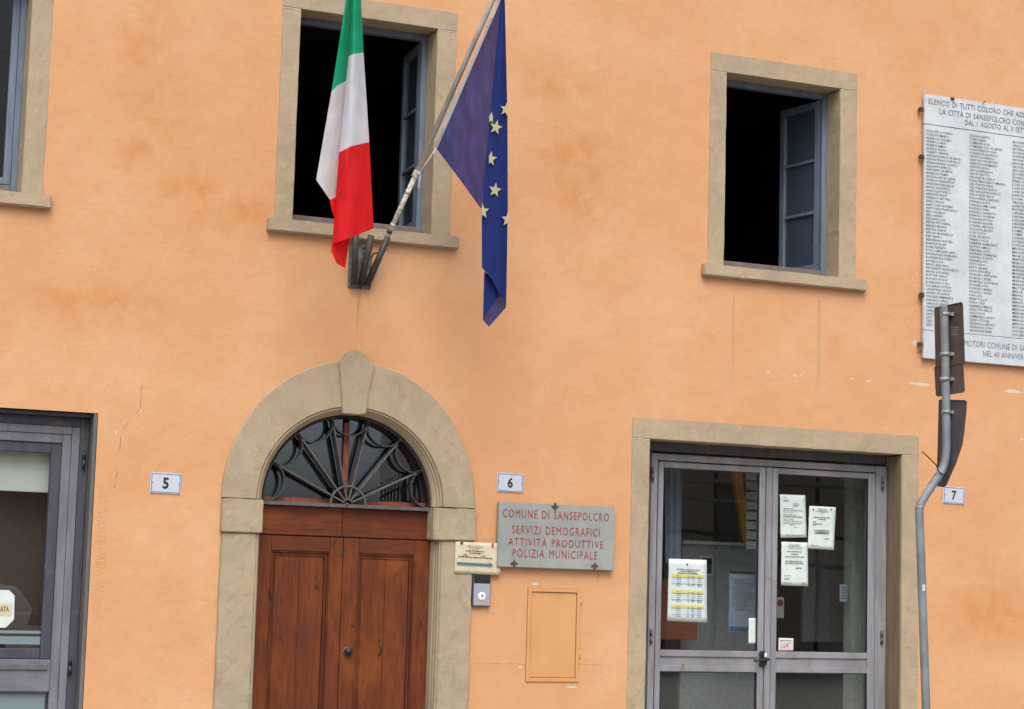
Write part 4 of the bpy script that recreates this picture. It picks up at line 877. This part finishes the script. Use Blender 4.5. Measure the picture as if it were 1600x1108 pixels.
ob = bpy.data.objects['orange_beam']; a, b = iq(1169, 900, 1.42), iq(1143, 715, 1.42); d_ = b-a; ob.location = a; ob.rotation_euler = (0, math.atan2(d_.x, d_.z), 0); ob.scale = (1, 1, d_.length/.9)
ca = thing('slatted_panel', 'pale slatted panel beside the orange beam inside the left glass door', 'panel')
for k_ in range(9):
    a, b = iq(1166, 722+15.4*k_, .9), iq(1200, 736+15.4*k_, .9); box('slat', a.x, b.x, .9, .915, b.z, a.z, 'white_room', ca, .001)
bc = thing('curtain', 'pale blue grey curtain behind the left edge of the left glass door', 'curtain')
a, b = iq(1040, 715, .7), iq(1065, 880, .7)
bm = bmesh.new(); g_ = []
for i in range(21):
    u = i/20; yy = .72+.02*math.sin(u*16); g_.append((bm.verts.new((a.x+(b.x-a.x)*u, yy, a.z)), bm.verts.new((a.x+.03+(b.x-a.x-.03)*u, yy, b.z))))
for x, y in zip(g_[:-1], g_[1:]): bm.faces.new((x[0], y[0], y[1], x[1]))
bm_obj('drape', bm, plain('blue_grey_fabric', (.20, .26, .33), .9), bc, True)
pc = thing('office_partition', 'grey partition with a pale ledge seen inside behind both glass doors', 'partition')
a, b = iq(1066, 850, 1.3), iq(1200, 986, 1.3); box('partition_panel', a.x, b.x, 1.3, 1.36, .3, a.z, 'grey_room', pc); box('ledge', a.x-.03, b.x+.02, 1.22, 1.4, a.z+.001, a.z+.03, 'white_room', pc)
a, b = iq(1092, 868, 1.29), iq(1113, 900, 1.29)
box('hatch_frame', a.x, b.x, 1.27, 1.299, b.z, a.z, 'white_room', pc); box('hatch', a.x+.02, b.x-.02, 1.262, 1.269, b.z+.02, a.z-.02, 'black', pc)
ibox('cabinet', 1030, 905, 1089, 1000, 1.0, .25, 'red_room', 'reddish brown cabinet seen low behind the left glass door', 'cabinet')
ibox('column', 1332, 700, 1351, 1120, .75, .12, 'white_room', 'pale vertical column seen through the right glass door', 'column')
ibox('wall_panel', 1257, 842, 1331, 1004, 1.6, .05, 'grey_room', 'flat grey wall panel seen through the right glass door', 'panel')
o, q = paper([(1312, 913.5), (1325, 913.5), (1325, 941), (1312, 941)], 'small pale leaflet seen against the grey panel inside the right glass door', 'cyanp', 22, 'leaflet', .72, .001)
word_lines('print', q[0].x+.005, q[1].x-.005, rows(q, [(f, .1, .9) for f in (.2, .35, .5, .65, .8)]), .715, 'grey_ink', o, .006, seed=23)
o = thing('interior_sign', 'dim white sign with a red disc low inside the right glass door', 'sign'); a, b = iq(1213, 933, .9), iq(1225, 966, .9)
box('board', a.x, b.x, .9, .91, b.z, a.z, 'white_room', o); disc('red_disc', ((a.x+b.x)/2, .9, a.z-.05), .03, .003, 'red_ink', o, 12)
# behind door 5
ibox('roller_blind', -60, 690, 96, 771, .24, .012, 'blind', 'pale roller blind half lowered behind the left dark door', 'blind')
ibox('brown_backing', -80, 690, 120, 1108, .42, .02, 'brownback', 'added dull brown panel behind the left dark door, standing in for a reflection', 'curtain')  # added panel carrying the brown of the reflected house opposite
o = thing('hanging_sign', 'white octagonal sign with letters ending in ATA in the left dark door', 'sign')
oc = [(-28, 922), (14, 922), (23, 931), (22, 968), (9, 981), (-30, 981), (-40, 970), (-40, 932)]; YS = Y5+.024
prism('board', [(P(x, y, YS).x, P(x, y, YS).z) for x, y in oc], YS, YS+.004, 'paper', o, .001)
k, b = P(-18, 942, YS), P(18, 963, YS); box('label_panel', k.x, b.x, YS-.0012, YS-.0002, b.z, k.z, 'paper_y', o, 0)
k, b = P(0.5, 947.5, YS), P(13.8, 956, YS); text('lettering', 'ATA', k.x, b.x, b.z, k.z, YS-.0015, 'dark', o, bold=.01)

# ------------------------------------------------------------ bent sign post on the pavement
sp = thing('bent_sign_post', 'bent grey metal post with three signs seen from behind at the right edge', 'sign post')
PYp = -2.5
path = [(1449, 1130), (1447, 1108), (1438.6, 857), (1436.2, 800), (1437.5, 790), (1441, 782), (1470, 738), (1475.5, 727), (1478, 712), (1479.2, 690), (1478.3, 627), (1475.5, 494), (1474, 478)]
pts = [P(x, y, PYp) for x, y in path]; base = pts[0].copy(); dirn = (pts[1]-pts[2]).normalized(); foot = pts[1]+dirn*((pts[1].z-.10)/-dirn.z)
pts[0] = foot
def smoothpath(ps, n=3):
    for _ in range(n-1):
        q = [ps[0]]
        for a, b in zip(ps[:-1], ps[1:]): q += [a.lerp(b, .25), a.lerp(b, .75)]
        q.append(ps[-1]); ps = q
    return ps
low = [pts[0], pts[1], pts[2], pts[3]]; 
tube('post', smoothpath(pts, 3), .0295, 'post', sp, 20)
tube('base_plate', [(foot.x, PYp, .12), (foot.x, PYp, .135)], .09, 'post', sp, 16)
k = P(1437, 793, PYp); tube('weld_collar', [k-Vector((0, 0, .006)), k+Vector((0, 0, .006))], .0315, 'band', sp, 16)
pn = Vector((.989, .146, 0)); p0 = P(1477, 560, PYp) + pn*.032
def panel(px, mat, th=.003, bend=0):
    bm = bmesh.new(); f = [PP(x, y, p0, pn) for x, y in px]; a = [bm.verts.new(v) for v in f]; b = [bm.verts.new(v+pn*th) for v in f]; n_ = len(a)
    bm.faces.new(a); bm.faces.new(b[::-1])
    for i in range(n_): bm.faces.new((a[i], a[(i+1) % n_], b[(i+1) % n_], b[i]))
    o = bm_obj('sign_panel', bm, mat, sp)
    # folded rim
    lp = f+[f[0]]; tube('rim', lp, .0045, mat, o, 6, False); return o
panel([(1460.5, 484), (1462, 481.3), (1502, 472.8), (1504, 475), (1507, 565), (1505, 568), (1465, 576), (1462.5, 574)], 'signback')
panel([(1460.5, 575), (1462, 573.5), (1503, 567), (1504.5, 569), (1507, 610), (1505.5, 612.5), (1465, 619), (1463, 617)], 'signback')
panel([(1467.5, 626), (1469, 625), (1508, 626), (1510, 628), (1509.5, 640), (1506, 676), (1503, 695), (1494, 722), (1478, 758), (1475, 760.5), (1464, 759.5), (1465, 727), (1466, 690)], 'signback2')
for y_, xl, xr in ((491, 1467, 1490), (553.5, 1469, 1492), (592.5, 1470, 1492), (644, 1471, 1496)):
    c_ = P(1476 if y_ < 600 else 1478.5, y_, PYp); tube('clamp', [c_-Vector((0, 0, .012)), c_+Vector((0, 0, .012))], .034, 'band', sp, 18)
    r_ = P(xr, y_, PYp-.02); l_ = P(1483, y_, PYp-.02)
    bm = bmesh.new(); bx(bm, l_.x, r_.x, PYp-.05, PYp+.0, l_.z-.012, l_.z+.012); bm_obj('clamp_lug', bm, 'band', sp)
    tube('clamp_bolt', [Vector((r_.x-.012, PYp-.07, r_.z)), Vector((r_.x-.012, PYp+.01, r_.z))], .008, 'iron_d', sp, 8)
k, b = P(1487.5, 512, PYp), P(1501, 524, PYp)
qs = [PP(x, y, p0-pn*.002, pn) for x, y in ((1486, 512), (1500, 509), (1501, 514), (1487, 517))]
bm = bmesh.new()
for j, (ya, la) in enumerate(((511, 14), (515, 12), (519, 9), (522.5, 13))):
    for s in range(int(la/3)):
        x_ = 1486+3.2*s; vs = [bm.verts.new(PP(x, y, p0-pn*.002, pn)) for x, y in ((x_, ya-.15*s), (x_+2.4, ya-.15*s-.2), (x_+2.4, ya+1.4-.15*s), (x_, ya+1.6-.15*s))]; bm.faces.new(vs)
bm_obj('small_print', bm, 'band', sp)['kind'] = 'stuff'
tube('cable_tie', [P(1440.5, 705, PYp-.05), P(1452, 716, PYp-.045), P(1463, 727, PYp-.04), P(1466, 735, PYp-.035), P(1471, 741, PYp-.03), P(1478, 744, PYp-.01)], .0045, 'black', sp, 6)
k = P(1443.5, 918, PYp-.031); box('post_sticker', k.x-.012, k.x+.012, PYp-.0315, PYp-.029, k.z-.025, k.z+.02, 'cyanp', sp, 0)

# ------------------------------------------------------------ across the street: seen only as reflections in the glass
ob_ = thing('opposite_house', 'brown plastered house across the street, reflected in the glass doors', 'building')
bm = bmesh.new(); bx(bm, 17.2, 40, -34, -24, 0, 10.5); bm_obj('wall', bm, plain('brown_plaster', (.42, .33, .27), .9), ob_)
for k_ in range(5):
    for zz in (2.2, 6.0):
        x_ = 18+k_*3.6; box('shutter', x_, x_+1.3, -23.995, -23.93, zz, zz+1.9, plain('grey_shutter', (.10, .11, .11), .8) if k_ == 0 and zz < 3 else bpy.data.materials['grey_shutter'], ob_, .01)
ol = thing('low_house', 'low dark house across the street, reflected in the left glass door', 'building')
bm = bmesh.new(); bx(bm, -8, 8.6, -34, -25, 0, 3.9); bm_obj('wall', bm, plain('dull_brown_plaster', (.36, .25, .19), .9), ol); box('roof', -8.4, 9.0, -34.5, -24.6, 3.9, 4.15, plain('dark_roof', (.10, .07, .06), .9), ol)
sc = thing('scaffold', 'tube scaffold in front of the brown house across the street', 'scaffold')
for k_ in range(6): tube('standard', [(18.2+k_*1.25, -22.5, 0), (18.2+k_*1.25, -22.5, 9)], .05, 'iron_d', sc, 8)
for zz in (2.3, 2.9, 3.6, 4.0, 5.2, 6.2): tube('ledger', [(17.6, -22.45, zz), (25, -22.45, zz)], .05, 'band' if zz in (3.6, 4.0) else 'iron_d', sc, 8)
rf = thing('garden_railing', 'spiked iron railing across the street, reflected in the fanlight', 'railing')
for k_ in range(11):
    v2 = P(594+k_*6.2, 752-k_*2.6, 20.4); tube('spike', [(v2.x, -20, 2.0), (v2.x, -20, v2.z)], .02, 'iron_d', rf, 6)
for dz in (8, 22):
    v, v2 = P(590, 757+dz, 20.4), P(660, 728+dz, 20.4); tube('rail', [(v.x, -20, v.z), (v2.x, -20, v2.z)], .02, 'iron_d', rf, 6)
# parked hatchback mirrored in the left door
pcar = thing('parked_car', 'light grey hatchback parked across the street, reflected in the left dark door', 'car')
prof_b = [(2.1, .35), (6.25, .35), (6.33, .62), (6.30, .92), (6.12, 1.02), (3.3, 1.0), (2.2, .85), (2.05, .6)]
prof_c = [(3.1, 1.0), (3.9, 1.42), (4.4, 1.50), (5.5, 1.50), (5.85, 1.42), (6.15, 1.02)]
gw = plain('silver_car_paint', (.78, .82, .85), .35, .3)
prism('body', prof_b, -21.7, -20.0, gw, pcar, .05); prism('roof_pillars', prof_c, -21.6, -20.08, gw, pcar, .05)
prism('side_window', [(3.4, 1.04), (4.05, 1.38), (4.5, 1.44), (5.25, 1.44), (5.35, 1.04)], -20.085, -20.07, 'black', pcar, 0)
prism('quarter_window', [(5.45, 1.06), (5.38, 1.42), (5.55, 1.42), (5.85, 1.12)], -20.085, -20.07, 'black', pcar, 0)
prism('tail_light', [(6.02, .80), (6.08, 1.02), (6.26, .94), (6.30, .78)], -20.0, -19.985, 'red_ink', pcar, 0)
for x_ in (2.95, 5.55):
    w_o = tube('wheel', [(x_, -20.25, .33), (x_, -20.02, .33)], .33, 'black', pcar, 20, False); tube('rim', [(x_, -20.03, .33), (x_, -20.0, .33)], .2, 'band', pcar, 14, False)
